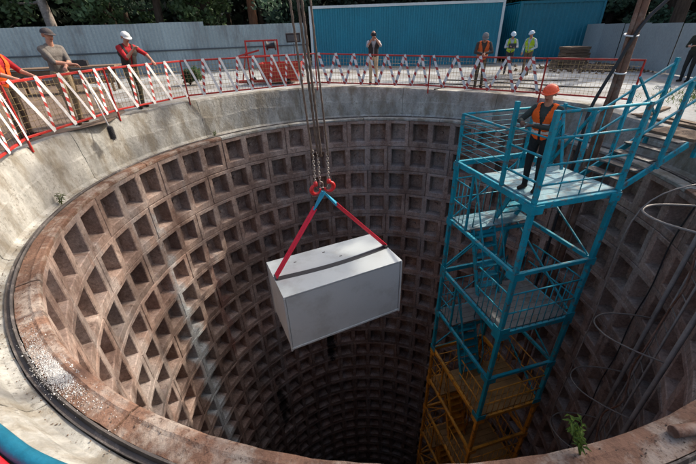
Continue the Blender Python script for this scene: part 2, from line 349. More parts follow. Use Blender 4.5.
# ------------------------------------------------------------------ tubbing lining: rings of 16 segments, three coffers each
RH, SEG = 0.94, 22.5
def segment_mesh(name, seed):
    rr = random.Random(seed); bm = bmesh.new()
    Rf, Rb, Ro = RI, RI + 0.32, RI + 0.40
    def V(deg, z, r):
        a = R_(deg); return bm.verts.new((r * math.sin(a), r * math.cos(a), z))
    gap = 0.06; hg = 0.006
    colx = [gap]
    for c in range(3):
        m0 = 7.5 * c; e0 = 1.4 if c == 0 else 0.95; e1 = 1.4 if c == 2 else 0.95
        colx += [m0 + e0, m0 + 7.5 - e1]
    colx.append(SEG - gap)
    rows = [-RH + hg, -RH + 0.19, -0.12, -hg]
    j = lambda s: rr.uniform(-s, s)
    grid = [[V(x + (j(.12) if 0 < i < 7 else 0), z + (j(.012) if 0 < k < 3 else 0), Rf + j(.006)) for i, x in enumerate(colx)] for k, z in enumerate(rows)]
    for k in range(3):
        for i in range(7):
            q = (grid[k][i], grid[k][i+1], grid[k+1][i+1], grid[k+1][i])
            if k == 1 and i % 2 == 1:
                c0, c1 = colx[i] + .45, colx[i+1] - .45; z0, z1 = rows[1] + .035, rows[2] - .045
                b = [V(c0, z0, Rb), V(c1, z0, Rb), V(c1, z1, Rb), V(c0, z1, Rb)]
                for s in range(4):
                    f = bm.faces.new((q[s], q[(s+1) % 4], b[(s+1) % 4], b[s]))
                bm.faces.new(b)
                # cast boss with a grout hole in the middle coffer, small lumps elsewhere
                cc, zz = (c0 + c1) / 2 + j(.4), (z0 + z1) / 2 + j(.08); rb_ = 0.07 if i == 3 else rr.uniform(.03, .05)
                r1 = [V(cc + math.degrees(rb_ * math.cos(t) / Rb), zz + rb_ * math.sin(t), Rb - .002) for t in [k2 * math.pi / 3 for k2 in range(6)]]
                r2 = [V(cc + math.degrees(rb_ * .8 * math.cos(t) / Rb), zz + rb_ * .8 * math.sin(t), Rb - .06) for t in [k2 * math.pi / 3 for k2 in range(6)]]
                for s in range(6): bm.faces.new((r1[s], r1[(s+1) % 6], r2[(s+1) % 6], r2[s]))
                bm.faces.new(r2)
            else: bm.faces.new(q)
    bot = [V(x, rows[0], Ro) for x in colx]; top = [V(x, rows[3], Ro) for x in colx]
    for i in range(7):
        bm.faces.new((grid[0][i+1], grid[0][i], bot[i], bot[i+1])); bm.faces.new((grid[3][i], grid[3][i+1], top[i+1], top[i]))
        bm.faces.new((bot[i+1], bot[i], top[i], top[i+1]))
    for i in (0, 7):
        cl_ = [grid[k][i] for k in range(4)]
        bm.faces.new(cl_ + [top[i], bot[i]] if i == 0 else [bot[i], top[i]] + cl_[::-1])
    bmesh.ops.recalc_face_normals(bm, faces=bm.faces)
    rim = [e for e in bm.edges if len(e.link_faces) == 2 and e.calc_face_angle(0) > 0.9 and all(math.hypot(v.co.x, v.co.y) < RI + 0.02 for v in e.verts)]
    bmesh.ops.bevel(bm, geom=rim, offset=0.014, segments=1, affect='EDGES')
    me = bpy.data.meshes.new(name); bm.to_mesh(me); bm.free(); me.materials.append(M['lining']); return me
seg_meshes = [segment_mesh('lining_segment', s) for s in range(5)]
lining = thing('shaft_lining', 'brown coffered tubbing lining of the deep round shaft', 'shaft lining', (CX, CY, Z_RING - 0.075))
NR = 34
slots = []
camv = Vector((0, 0, CAM_H)); camq = cam.matrix_world.inverted()
for k in range(NR):
    a_off = 17.2 - 7.5 * k
    for s in range(16):
        a0 = a_off + s * SEG; mid = pol(a0 + SEG / 2, RI, Z_RING - 0.075 - (k + .5) * RH)
        d = mid - camv; inward = (pol(0, 0) - pol(a0 + SEG / 2, 1)); inward.z = 0; inward.normalize()
        lc = camq @ mid; score = 0
        if lc.z < 0:
            px, py = lc.x / -lc.z, lc.y / -lc.z
            if abs(px) < 1.18 and abs(py) < 0.78: score = max(0, inward.dot(-d)) / d.length ** 3
        # hidden under the near rim?
        if score:
            t = (Z_RING - CAM_H) / d.z; h = camv + d * t
            if math.hypot(h.x - CX, h.y - CY) > RI + .25: score *= 0.0
        slots.append((score, k, a0))
slots.sort(key=lambda s: -s[0])
rest = MB()
for i, (score, k, a0) in enumerate(slots):
    me = seg_meshes[(k * 7 + int(a0 / SEG * 3) + i) % 5]
    if i < 300 and score > 0:
        o = bpy.data.objects.new('lining_segment', me); col.objects.link(o); o.parent = lining
        o.location = (0, 0, -k * RH); o.rotation_euler = (0, 0, -R_(a0 % 360))
    else:
        mt = Matrix.Translation((CX, CY, Z_RING - 0.075 - k * RH)) @ Matrix.Rotation(-R_(a0), 4, 'Z')
        rest.add([mt @ v.co for v in me.vertices], [tuple(p.vertices) for p in me.polygons])
tag(rest.build('deep_lining_segments', M['lining'], lining), kind='stuff')
mb = MB(); mb.lathe((CX, CY, Z_RING - 0.1 - NR * RH), [(0.01, 0.03), (3, .02), (6.0, 0)], 48)
tag(mb.build('shaft_floor', M['earth']), 'dark earth floor at the bottom of the shaft', kind='structure')

# white crumbs of plaster on the ring flange
mb = MB()
for i in range(5000):
    az = random.choice([random.gauss(-145.3, 1.5), random.gauss(-145.3, 1.5), random.gauss(-144, 4)]); r = random.gauss(5.90, .055)
    if not 5.79 < r < 6.24: continue
    zb = Z_RING + (.008 if r < 5.99 else .03 if r < 6.08 else .006)
    c = pol(az, r, zb); s = random.uniform(.0018, .006) * (2.2 if random.random() < .05 else 1); q = Quaternion((random.random(), random.random(), random.random(), random.random())).normalized()
    vs = [c + q @ Vector(v) * s for v in ((1, 0, 0), (-1, 0, 0), (0, 1, 0), (0, -1, 0), (0, 0, .8), (0, 0, -.8))]
    mb.add(vs, [(0, 2, 4), (2, 1, 4), (1, 3, 4), (3, 0, 4), (2, 0, 5), (1, 2, 5), (3, 1, 5), (0, 3, 5)])
tag(mb.build('rubble', M['crumb']), 'white plaster crumbs scattered over the rusty ring', 'rubble', kind='stuff')
mb = MB()
for i in range(900):
    az = random.uniform(-175, -60) if random.random() < .7 else random.uniform(140, 180); r = random.choice([random.uniform(5.79, 5.98), random.uniform(6.09, 6.2)])
    c = pol(az, r, Z_RING + .008); s = random.uniform(.003, .010); q = Quaternion((random.random(), random.random(), random.random(), random.random())).normalized()
    vs = [c + q @ Vector(v) * s for v in ((1, 0, 0), (-1, 0, 0), (0, 1, 0), (0, -1, 0), (0, 0, .8), (0, 0, -.8))]
    mb.add(vs, [(0, 2, 4), (2, 1, 4), (1, 3, 4), (3, 0, 4), (2, 0, 5), (1, 2, 5), (3, 1, 5), (0, 3, 5)])
tag(mb.build('dirt_crumbs', M['earth']), 'dark grit lying along the ring and concrete ledge', 'grit', kind='stuff')

# ------------------------------------------------------------------ stair tower modules
TA = R_(14.4); TB = Vector((3.13, 5.20, 0)); TV = Vector((math.cos(TA), math.sin(TA), 0)); TU = Vector((-math.sin(TA), math.cos(TA), 0))
LU, LV = 2.40, 1.77
U2 = (TV.x, TV.y)
def T(u, v, z): return TB + TU * u + TV * v + Vector((0, 0, z))
def one(name, m, parent, f):
    mb = MB(); f(mb); return mb.build(name, m, parent)
def railing(parent, p0, p1, z, h, m, nb, rails=(1.0, .5), name='railing', pr=.017, br=.009):
    """p0,p1 in (u,v): frame mesh with children balusters"""
    a = T(p0[0], p0[1], z); b = T(p1[0], p1[1], z); o = sub(name, parent)
    for t in rails: one('rail', m, o, lambda q: q.tube([a + Vector((0, 0, h * t)), b + Vector((0, 0, h * t))], pr, 8))
    for k in range(1, nb + 1):
        c = a.lerp(b, k / (nb + 1)); one('baluster', m, o, lambda q: q.tube([c + Vector((0, 0, 0)), c + Vector((0, 0, h))], br, 6))
    return o
def flight(parent, u0, z0, u1, z1, v0, v1, m, n):
    st = sub('stair_flight', parent)
    for v in (v0, v1):
        one('stringer', m, st, lambda q: q.bar(T(u0, v, z0), T(u1, v, z1), .035, .11))
        d = Vector((0, 0, .85))
        one('handrail', m, st, lambda q: (q.tube([T(u0, v, z0), T(u0, v, z0) + d, T(u1, v, z1) + d, T(u1, v, z1)], .015, 8), q.tube([T((u0+u1)/2, v, (z0+z1)/2), T((u0+u1)/2, v, (z0+z1)/2) + d], .011, 6)))
    for k in range(1, n):
        t = k / n; rot = Matrix.Rotation(TA, 3, 'Z')
        one('tread', m, st, lambda q: q.box(T(lerp(u0, u1, t), (v0+v1)/2, lerp(z0, z1, t)), (abs(v1-v0) - .04, .19, .025), rot))
def boards(parent, u0, u1, v0, v1, z, n, m, th=.03):
    for k in range(n):
        a = lerp(u0, u1, k / n); b = lerp(u0, u1, (k + 1) / n) - .008
        one('deck_board', m, parent, lambda q: q.box(T((a+b)/2, (v0+v1)/2, z - th/2), (v1 - v0, b - a, th), Matrix.Rotation(TA, 3, 'Z')))
def module(zt, paint, deck, label, top=False, group='stair tower modules'):
    t = thing('stair_tower_module', label, 'stair tower', tuple(T(0, 0, zt - 3.0)), group)
    # legs
    for u, v in ((0, 0), (LU, 0), (0, LV), (LU, LV)):
        one('leg', paint, t, lambda q: q.bar(T(u, v, zt - .002), T(u, v, zt - 2.998), .095))
    for zz in (zt - .065, zt - 1.5):
        hh = .12 if zz > zt - .5 else .085
        for (a, b) in (((.05, 0), (LU-.05, 0)), ((.05, LV), (LU-.05, LV)), ((0, .05), (0, LV-.05)), ((LU, .05), (LU, LV-.05))):
            one('beam', paint, t, lambda q: q.bar(T(*a, zz), T(*b, zz), .07, hh))
    one('beam', paint, t, lambda q: q.bar(T(1.42, .04, zt - .08), T(1.42, LV - .04, zt - .08), .06, .08))
    one('beam', paint, t, lambda q: q.bar(T(1.72, .04, zt - 1.58), T(1.72, LV - .04, zt - 1.58), .06, .08))
    # diagonal braces on back faces
    one('brace', paint, t, lambda q: q.bar(T(LU, .06, zt - 2.9), T(LU, LV - .06, zt - 1.62), .04))
    one('brace', paint, t, lambda q: q.bar(T(.1, LV, zt - 2.9), T(LU - .1, LV, zt - 1.62), .04))
    one('brace', paint, t, lambda q: q.bar(T(1.66, -.0, zt - .15), T(1.02, -.0, zt - 1.45), .026))
    one('brace', paint, t, lambda q: q.bar(T(LU - .1, 0, zt - 2.9), T(1.3, 0, zt - 1.56), .03))
    one('brace', paint, t, lambda q: q.bar(T(LU, LV - .06, zt - .15), T(LU, .06, zt - 1.45), .03))
    one('brace', paint, t, lambda q: q.bar(T(.1, LV, zt - 1.45), T(LU - .1, LV, zt - .15), .03))
    rotg = Matrix.Rotation(TA, 3, 'Z')
    for zz in (zt - .09, zt - 1.5, zt - 2.93):
        for u, v, sg in ((0, 0, 1), (LU, 0, -1)):
            one('gusset', paint, t, lambda q: q.box(T(u + sg * .06, -.0535, zz - .03), (.012, .24, .17), rotg))
        for v, sg in ((0, 1), (LV, -1)):
            one('gusset', paint, t, lambda q: q.box(T(-.0535, v + sg * .06, zz - .03), (.24, .012, .17), rotg))
    # decks
    boards(t, 0.03, 1.45, .04, LV - .04, zt + .024, 8, deck)
    boards(t, 1.70, LU - .03, .04, LV - .04, zt - 1.5 + .075, 4, deck)
    # flights
    flight(t, 1.36, zt + .02, 2.02, zt - 1.43, 1.02, 1.58, paint, 7)
    flight(t, 1.78, zt - 1.43, 1.16, zt - 2.98, .22, .78, paint, 7)
    # guard rails round the landing and (below the top) round the deck
    railing(t, (1.72, 0), (LU - .05, 0), zt - 1.43, 1.0, paint, 3)
    railing(t, (LU, .05), (LU, LV - .05), zt - 1.43, 1.0, paint, 7)
    railing(t, (1.72, LV), (LU - .05, LV), zt - 1.43, 1.0, paint, 3)
    if not top:
        railing(t, (.05, 0), (1.0, 0), zt, 1.0, paint, 5)
        railing(t, (0, .05), (0, LV - .05), zt, 1.0, paint, 9)
        railing(t, (.05, LV), (1.45, LV), zt, 1.0, paint, 7)
    one('rail_post', paint, t, lambda q: q.bar(T(1.72, 0, zt - 1.45), T(1.72, 0, zt - .1), .05))
    return t
ZD = -0.95
tower = module(ZD, M['blue'], M['bluedeck'], 'topmost blue stair tower module with the guarded deck the worker stands on', True)
module(ZD - 3, M['blue'], M['deckgrey'], 'blue stair tower module sitting directly on the orange modules')
module(ZD - 6, M['orange'], M['orangedeck'], 'orange stair tower module directly under the blue ones')
module(ZD - 9, M['orange'], M['orangedeck'], 'lowest visible orange stair tower module deep in the shaft')
module(ZD - 12, M['orange'], M['orangedeck'], 'fifth stair tower module from the top, orange, in the dark')
module(ZD - 15, M['orange'], M['orangedeck'], 'sixth stair tower module from the top, orange, deepest one')
# top deck guard: tall corner posts, rails
B_ = M['blue']; ZT = ZD + .025
gd = sub('deck_guard', tower)
def gpost(u, v, h, w=.072): one('guard_post', B_, gd, lambda q: q.bar(T(u, v, ZT - .02), T(u, v, ZT + h), w))
def grail(a, b, za, zb=None, r=.021): one('guard_rail', B_, gd, lambda q: q.tube([T(*a, ZT + za), T(*b, ZT + (za if zb is None else zb))], r, 8))
gpost(LU, 0, 1.0, .06); gpost(.86, 0, 1.47); gpost(0.0, 0, 1.47, .08); gpost(0, LV, 1.47, .075); gpost(.92, LV, 1.2, .07); gpost(LU, LV, 1.0, .06); gpost(1.6, LV, 1.2, .06)
for z, r in ((.99, .024), (.55, .018)): grail((.9, 0), (LU, 0), z, r=r); grail((LU, 0), (LU, LV), z, r=r)
for z in (.18, .3, .42, .67, .78, .89): grail((.9, 0), (LU, 0), z, r=.006); grail((LU, 0), (LU, LV), z, r=.006)
for z in (.75, .32): grail((.04, 0), (.82, 0), z, r=.022)
grail((.04, 0), (.82, 0), 1.05, r=.015)
for z, r in ((1.44, .024), (1.05, .02), (.62, .02), (.28, .018)): grail((0, .04), (0, LV - .04), z, r=r)
for v in (.45, .9, 1.33): one('guard_bar', B_, gd, lambda q: q.tube([T(0, v, ZT), T(0, v, ZT + 1.44)], .009, 6))
for z in (1.15, .6): grail((.96, LV), (1.6, LV), z); grail((1.6, LV), (LU, LV), z, z - .15)
one('brace', B_, gd, lambda q: q.bar(T(.92, LV - .02, ZT + 1.1), T(1.55, LV - .02, ZT + .05), .05))
one('brace', B_, gd, lambda q: q.bar(T(1.6, LV - .02, ZT + 1.1), T(1.0, LV - .3, ZT + .05), .05))

# access steps from the deck up to the ground on the right
acc = thing('access_steps', 'blue steel steps with sloping handrails climbing from tower deck to ground', 'steps', tuple(T(0, LV, ZD)))
SL = .52; RUN = 1.35
for u in (.06, .86):
    one('stringer', B_, acc, lambda q: q.bar(T(u, LV + .06, ZD - .05), T(u, LV + RUN, ZD - .05 + SL * RUN), .04, .12))
for k in range(5):
    x = LV + .18 + k * .27
    one('tread', M['strip'], acc, lambda q: q.box(T(.46, x, ZD + .03 + SL * (x - LV)), (.24, .74, .03), Matrix.Rotation(TA, 3, 'Z')))
for u in (0.02, .92):
    for x, ex in ((.75, 0), (1.55, .3)):
        one('post', B_, acc, lambda q: q.bar(T(u, LV + x, ZD + SL * x - .1 - ex), T(u, LV + x, ZD + SL * x + (1.35 if u < .5 else 1.2)), .065))
    for h in ((1.42, .95) if u < .5 else (1.15, .7)): one('handrail', B_, acc, lambda q: q.bar(T(u, LV + .05, ZD + h), T(u, LV + 1.62, ZD + h + SL * 1.57), .036))
    one('brace', B_, acc, lambda q: q.bar(T(u, LV + .8, ZD + SL * .8 + 1.3), T(u, LV + 1.5, ZD + SL * 1.5 + .25), .035))
one('landing', M['wood'], acc, lambda q: q.box(T(.46, LV + 1.75, ZD + SL * 1.38), (.7, .86, .05), Matrix.Rotation(TA, 3, 'Z')))

# ------------------------------------------------------------------ hanging cabinet, slings, chains, ropes
bc = Vector((-0.27, 5.06, 0)); la = R_(24.5); BL = Vector((math.cos(la), math.sin(la), 0)); BW = Vector((-math.sin(la), math.cos(la), 0))
L_, W_, H_ = 2.14, 1.06, 1.14; ZTOP = -1.9
Rb = Matrix.Rotation(la, 3, 'Z')
cab = thing('equipment_cabinet', 'long pale grey metal cabinet hanging from red slings over the shaft', 'cabinet', (bc.x, bc.y, ZTOP - H_))
def Bx(l, w, z): return bc + BL * l + BW * w + Vector((0, 0, ZTOP + z))
one('core', M['cabinet'], cab, lambda q: q.box(Bx(0, 0, -H_/2), (L_ - .03, W_ - .03, H_ - .03), Rb))
for s in (-1, 1):
    one('side_panel', M['cabinet'], cab, lambda q: q.box(Bx(0, s * (W_/2 - .008), -H_/2), (L_ - .05, .018, H_ - .05), Rb))
    one('end_panel', M['cabinet'], cab, lambda q: q.box(Bx(s * (L_/2 - .008), 0, -H_/2), (.018, W_ - .05, H_ - .05), Rb))
one('lid', M['cabinet'], cab, lambda q: q.box(Bx(0, 0, .0), (L_ + .02, W_ + .02, .022), Rb))
for sl in (-1, 1):
    for sw in (-1, 1):
        one('corner_post', M['cabinet'], cab, lambda q: q.bar(Bx(sl * (L_/2), sw * (W_/2), -H_ - .03), Bx(sl * (L_/2), sw * (W_/2), -.014), .032))
        one('foot', M['strip'], cab, lambda q: q.box(Bx(sl * (L_/2 - .06), sw * (W_/2 - .06), -H_ - .02), (.08, .08, .04), Rb))
    one('base_rail', M['cabinet'], cab, lambda q: q.bar(Bx(-L_/2, sl * (W_/2 + .002), -H_ + .015), Bx(L_/2, sl * (W_/2 + .002), -H_ + .015), .03, .04))
for s in (-1, 1): one('lifting_lug', M['strip'], cab, lambda q: q.box(Bx(s * (L_/2 - .02), 0, .03), (.04, .12, .05), Rb))
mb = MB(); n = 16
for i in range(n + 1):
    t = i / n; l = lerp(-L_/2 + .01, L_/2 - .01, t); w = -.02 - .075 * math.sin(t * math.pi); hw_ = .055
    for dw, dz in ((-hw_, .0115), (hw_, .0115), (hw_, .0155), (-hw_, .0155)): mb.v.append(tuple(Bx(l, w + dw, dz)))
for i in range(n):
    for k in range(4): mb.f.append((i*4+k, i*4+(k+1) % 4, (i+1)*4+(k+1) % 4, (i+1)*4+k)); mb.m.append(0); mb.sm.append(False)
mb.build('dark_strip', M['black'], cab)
for l, w in ((-.62, .3), (-.05, .36), (.18, .1)): one('lid_mark', M['strip'], cab, lambda q: q.box(Bx(l, w, .0125), (.05, .02, .004), Rb))
APEX = bc + Vector((-.10, .02, -.58))
def strap(a, b, w, wdir, th=.008, twist=0.0):
    mb = MB(); n = 8; d = (b - a)
    for i in range(n + 1):
        t = i / n; c = a + d * t; q = Quaternion(d.normalized(), twist * t); x = (q @ wdir) * w / 2 * (1 + .0 * t); y = d.cross(x).normalized() * th / 2
        mb.v += [tuple(c + x + y), tuple(c + x - y), tuple(c - x - y), tuple(c - x + y)]
    for i in range(n):
        for k in range(4): mb.f.append((i*4+k, i*4+(k+1) % 4, (i+1)*4+(k+1) % 4, (i+1)*4+k)); mb.m.append(0); mb.sm.append(False)
    mb.f += [(3, 2, 1, 0), (n*4, n*4+1, n*4+2, n*4+3)]; mb.m += [0, 0]; mb.sm += [False, False]
    return mb
for s, lab, w in ((-1, 'red webbing sling running down to the near left end of the cabinet', .15), (1, 'red webbing sling running down to the right end of the cabinet', .10)):
    end = Bx(s * (L_/2 - .02), 0, .045); d = (end - APEX)
    sl = thing('webbing_sling', lab, 'sling', tuple(end), 'webbing slings on the cabinet')
    e0 = APEX + d * .17; WD = BW if s < 0 else (BW * .8 + d.normalized().cross(BW) * -.6).normalized()
    strap(e0, end, w, WD).build('webbing', M['sling'], sl)
    strap(e0 - d.normalized() * .02, end, .025, WD, .014).build('edge_seam', M['sling'], sl)
    strap(APEX + Vector((0, 0, .02)), e0 + d.normalized() * .03, w * .8, BW, .03, .5).build('eye', M['sling_blue'], sl)
def hook(c, side, label):
    t = thing('crane_hook', label, 'hook', (c.x, c.y, c.z - .1), 'red crane hooks')
    mb = MB(); pts = []; rs = []
    ex = BL * side
    for k in range(15):
        a = R_(100 - k * 20); pts.append(c + ex * (.075 * math.cos(a)) + Vector((0, 0, .075 * math.sin(a)))); rs.append(.016 + .018 * math.sin(math.pi * min(1, k / 11)))
    mb.tube(pts, rs, 10); mb.build('hook_bow', M['hook'], t)
    one('hook_head', M['hook'], t, lambda q: q.lathe(c + Vector((0, 0, .055)), [(.005, 0), (.034, .005), (.036, .04), (.024, .075), (.005, .08)], 10))
    one('safety_latch', M['chain'], t, lambda q: q.bar(c + ex * -.005 + Vector((0, 0, .05)), c + ex * -.05 + Vector((0, 0, -.02)), .012, .006))
    return t
h1 = APEX + BL * -.12 + Vector((0, 0, .085)); h2 = APEX + BL * .105 + Vector((0, 0, .09))
hook(h1, -1, 'left red hook of the pair above the slings'); hook(h2, 1, 'right red hook of the pair above the slings')
def chain(a, b, label, link=.052):
    t = thing('lifting_chain', label, 'chain', tuple(a), 'chains above the hooks'); d = b - a; n = max(2, int(d.length / (link * .72)))
    q = Vector((0, 0, 1)).rotation_difference(d.normalized())
    base = MB(); P_ = []
    for k in range(12):
        an = 2 * math.pi * k / 12; P_.append((.014 * math.cos(an), 0, (link * .5 - .014) * (1 if math.sin(an) > 0 else -1) + .014 * math.sin(an)))
    base.tube(P_, .0065, 6, closed=True); me = base.mesh('chain_link', M['chain'])
    for i in range(n):
        o = bpy.data.objects.new('chain_link', me); col.objects.link(o); o.parent = t
        o.rotation_mode = 'QUATERNION'; o.location = d * ((i + .5) / n); o.rotation_quaternion = q @ Quaternion((0, 0, 1), (i % 2) * math.pi / 2 + random.uniform(-.2, .2))
    return t
up = Vector((0, 0, 1))
ctop = APEX + up * .62
chain(h1 + up * .12, h1 + BL * -.005 + up * .62, 'chain on the left red hook')
chain(h2 + up * .12, h2 + BL * .0 + up * .62, 'chain on the right red hook')
chain(APEX + BL * -.02 + BW * .06 + up * .14, APEX + BL * -.03 + BW * .05 + up * .66, 'slack chain hanging between the two red hooks')
sh = thing('shackle', 'small pale steel shackle ring hanging between the red hooks', 'shackle', tuple(APEX + up * .06))
one('bow', M['chain'], sh, lambda q: q.tube([APEX + BW * .06 + BL * (-.0 + .03 * math.cos(a)) + up * (.12 + .05 * math.sin(a)) for a in [k * math.pi / 8 for k in range(16)]], .007, 6, closed=True))
one('pin', M['chain'], sh, lambda q: q.tube([APEX + BW * .06 + BL * -.035 + up * .07, APEX + BW * .06 + BL * .035 + up * .07], .008, 6))
for dx, dy, r, lab in ((-.13, 0, .016, 'leftmost steel hoist rope above the cabinet'), (-.02, .05, .019, 'thick middle steel hoist rope above the cabinet'), (.025, .04, .019, 'second middle steel hoist rope, touching the thick one'), (.115, -.01, .015, 'rightmost steel hoist rope above the cabinet')):
    a = APEX + BL * dx + BW * dy + up * .58; b = a + up * 13 + BL * (-.75 + dx * .3)
    mb = MB(); n = 260
    for st in range(3):
        mb.tube([a.lerp(b, i / n) + BL * (r * .5 * math.cos(i * .8 + st * 2.094)) + BW * (r * .5 * math.sin(i * .8 + st * 2.094)) for i in range(n + 1)], r * .55, 5)
    tag(mb.build('hoist_rope', M['rope']), lab, 'rope', 'steel ropes of the crane')

# ------------------------------------------------------------------ red safety barriers with tape
def barrier(az0, az1, label, r0=6.33, r1=6.33, tape=True, step=.5, ztop=1.08, skew=.86, allstripe=False, p0=None, p1=None, last=False, tw=.033):
    a = p0 or pol(az0, r0, zc(az0)); b = p1 or pol(az1, r1, zc(az1)); t = thing('safety_barrier', label, 'barrier', tuple((a + b) / 2), 'red barriers round the shaft')
    d = b - a; Ln = d.length; dn = d.normalized(); nrm = Vector((d.y, -d.x, 0)).normalized()
    if nrm.dot(Vector((CX, CY, 0)) - a) < 0: nrm = -nrm
    e = dn * .03
    for p in ((a, b) if last else (a,)): one('post', M['red'], t, lambda q: q.bar(p + up * -.10, p + up * (ztop - .001), .036))
    nm = max(0, int(Ln / 2.2) - 1) if Ln > 3.2 else 0
    for k in range(nm):
        p = a.lerp(b, (k + 1) / (nm + 1)); one('post', M['red'], t, lambda q: q.bar(p + up * (-.02), p + up * (ztop - .03), .035))
    for z, w in ((ztop - .022, .045), (.16, .04)): one('rail', M['red'], t, lambda q: q.bar(a + dn * .022 + up * z, b - dn * .022 + up * z, w))
    mb = MB(); n = int(Ln / .095)
    for k in range(1, n): p = a.lerp(b, k / n); mb.tube([p + up * .18, p + up * (ztop - .05)], .0036, 4)
    for k in range(1, 8): z = lerp(.18, ztop - .05, k / 8); mb.tube([a + e + up * z, b - e + up * z], .0036, 4)
    tag(mb.build('wire_mesh', M['wire'], t), kind='stuff')
    if not tape: return t
    x = .12; dwn = True; off = nrm * .032
    while x < Ln - .2:
        w = step * (skew if dwn else 1 - skew) * random.uniform(.82, 1.2)
        x1 = min(x + w, Ln - .05)
        zt, zb = ztop + .012, .13
        P0 = a + dn * x + off + up * (zt if dwn else zb); P1 = a + dn * x1 + off + up * (zb if dwn else zt)
        dd = P1 - P0; sd_ = dd.normalized(); wv = nrm.cross(sd_).normalized() * tw * random.uniform(.8, 1.15); mb = MB(); ns = 11
        striped = (not dwn) or allstripe
        for i in range(ns):
            t0, t1 = i / ns, (i + 1) / ns; sk = sd_ * .024; bul = lambda q: nrm * (.012 * math.sin(q * math.pi) + .004 * (dwn))
            c0 = P0 + dd * t0; c1 = P0 + dd * t1
            k0 = sk if 0 < i else sk * 0; k1 = sk if i < ns - 1 else sk * 0
            vs = [c0 - wv - k0 + bul(t0), c0 + wv + k0 + bul(t0), c1 + wv + k1 + bul(t1), c1 - wv - k1 + bul(t1)]
            vs += [v - nrm * .002 for v in vs]
            mb.add(vs, [(0, 1, 2, 3), (7, 6, 5, 4), (0, 4, 5, 1), (2, 6, 7, 3)], 0 if ((i % 3 == 1 if allstripe else i % 2) and striped) else 1)
        mb.build('tape_strip', [M['tape_red'], M['tape_white']], t)
        x = x1; dwn = not dwn
    return t
barrier(-124, -97, 'red mesh barrier with warning tape beside the man cut by the frame edge')
barrier(-97, -74, 'red mesh barrier with warning tape in front of the grey shirted man')
barrier(-74, -54, 'red mesh barrier with warning tape in front of the red shirted man')
barrier(-54, -14, 'red taped barrier in front of the red trolley, behind the hoist ropes', step=.55, skew=.7, tw=.034)
barrier(-14, 22, 'red taped barrier in front of the man taking a photograph', r1=6.2, step=.55, skew=.48, allstripe=True, tw=.04)
barrier(22, 55, 'red taped barrier in front of the man in orange vest leaning on it', r0=6.2, r1=6.2, step=.72, skew=.47, allstripe=True, tw=.042)
barrier(0, 0, 'red mesh barrier without tape behind the tower deck', tape=False, p0=pol(55, 6.2, -.2), p1=Vector((7.35, 9.2, -.22)), last=True)

# ------------------------------------------------------------------ hoses, pipes and caged ladder on the right wall
def smooth_path(pts, n=8):
    out = []; P_ = [Vector(p) for p in pts]
    for i in range(len(P_) - 1):
        p0, p1, p2, p3 = P_[max(0, i-1)], P_[i], P_[i+1], P_[min(len(P_)-1, i+2)]
        for k in range(n):
            t = k / n; out.append(.5 * ((2*p1) + (p2-p0)*t + (2*p0-5*p1+4*p2-p3)*t*t + (3*p1-p0-3*p2+p3)*t**3))
    out.append(P_[-1]); return out
def hose(name, pts, r, m, label, cat, group=None, n=8):
    return tag(MB().tube(smooth_path(pts), r, n).build(name, m), label, cat, group)
hose('hose', [(-4.2, 2.5, -.55), (-3.3, 1.84, -.63), (-2.36, 1.35, -.635), (-1.96, 1.17, -.635), (-1.46, 1.02, -.635), (-.89, .91, -.635), (-.3, .83, -.65)], .052, M['hose_blue'], 'thick blue hose lying along the near concrete edge', 'hose', n=16)
hose('hose', [(-4.1, 2.28, -.56), (-3.1, 1.62, -.63), (-2.23, 1.16, -.64), (-1.90, 1.02, -.64), (-1.4, .875, -.64), (-.85, .76, -.64), (-.3, .68, -.645)], .055, M['hose_red'], 'thick red hose lying beside the blue hose', 'hose', n=16)
pb = Vector((5.78, 7.74, 0))
hose('hanging_pipe', [pb + up * -9, pb + up * -2, pb + up * 3, pb + Vector((.02, 0, 9))], .075, M['pipe'], 'thick rusty pipe rising behind the tower deck', 'pipe', n=12)
hose('hanging_pipe', [pb + Vector((-.16, .05, -8)), pb + Vector((-.14, .02, -1)), pb + Vector((-.10, 0, .5)), pb + Vector((-.11, .0, 2)), pb + Vector((-.10, 0, 9))], .042, M['pipe'], 'thinner rusty hose tied to the thick pipe on its left', 'pipe', n=10)
hose('cable', [pb + Vector((-.55, -.15, -6)), pb + Vector((-.50, -.1, -.9)), pb + Vector((-.42, 0, .05)), pb + Vector((-.17, -.06, 1.0)), pb + Vector((-.05, -.10, 1.45)), pb + Vector((.12, -.1, 1.75)), pb + Vector((.5, -.1, 2.2)), pb + Vector((1.2, -.1, 3.4))], .034, M['black'], 'black cable bowing away from the tied rusty pipe', 'cable')
for z in (1.42, .75):
    a = pb + up * z; tag(MB().tube([a + Vector((.105 * math.cos(t) - .05, .105 * math.sin(t) * .9, .02 * math.sin(t))) * 1.15 for t in [k * math.pi / 8 for k in range(16)]], .016, 6, closed=True).build('pipe_clamp', M['tape_white']), 'white strap tied %s the rusty pipe bundle' % ('high round' if z > 1 else 'low round'), 'strap')
lad = thing('caged_ladder', 'grey caged ladder with round hoops fixed to the right shaft wall', 'ladder', tuple(pol(119, 5.6, -14)))
for az in (113.2, 125.2): one('stile', M['grey_pipe'], lad, lambda q: q.tube([pol(az, 5.62, -16), pol(az, 5.62, -.3)], .04, 8))
for az in (116.8, 120.6): one('rail', M['grey_pipe'], lad, lambda q: q.tube([pol(az, 5.6, -16), pol(az, 5.6, .1)], .02, 8))
for k in range(40): z = -.6 - k * .35; one('rung', M['grey_pipe'], lad, lambda q: q.tube([pol(116.8, 5.6, z), pol(120.6, 5.6, z)], .011, 6))
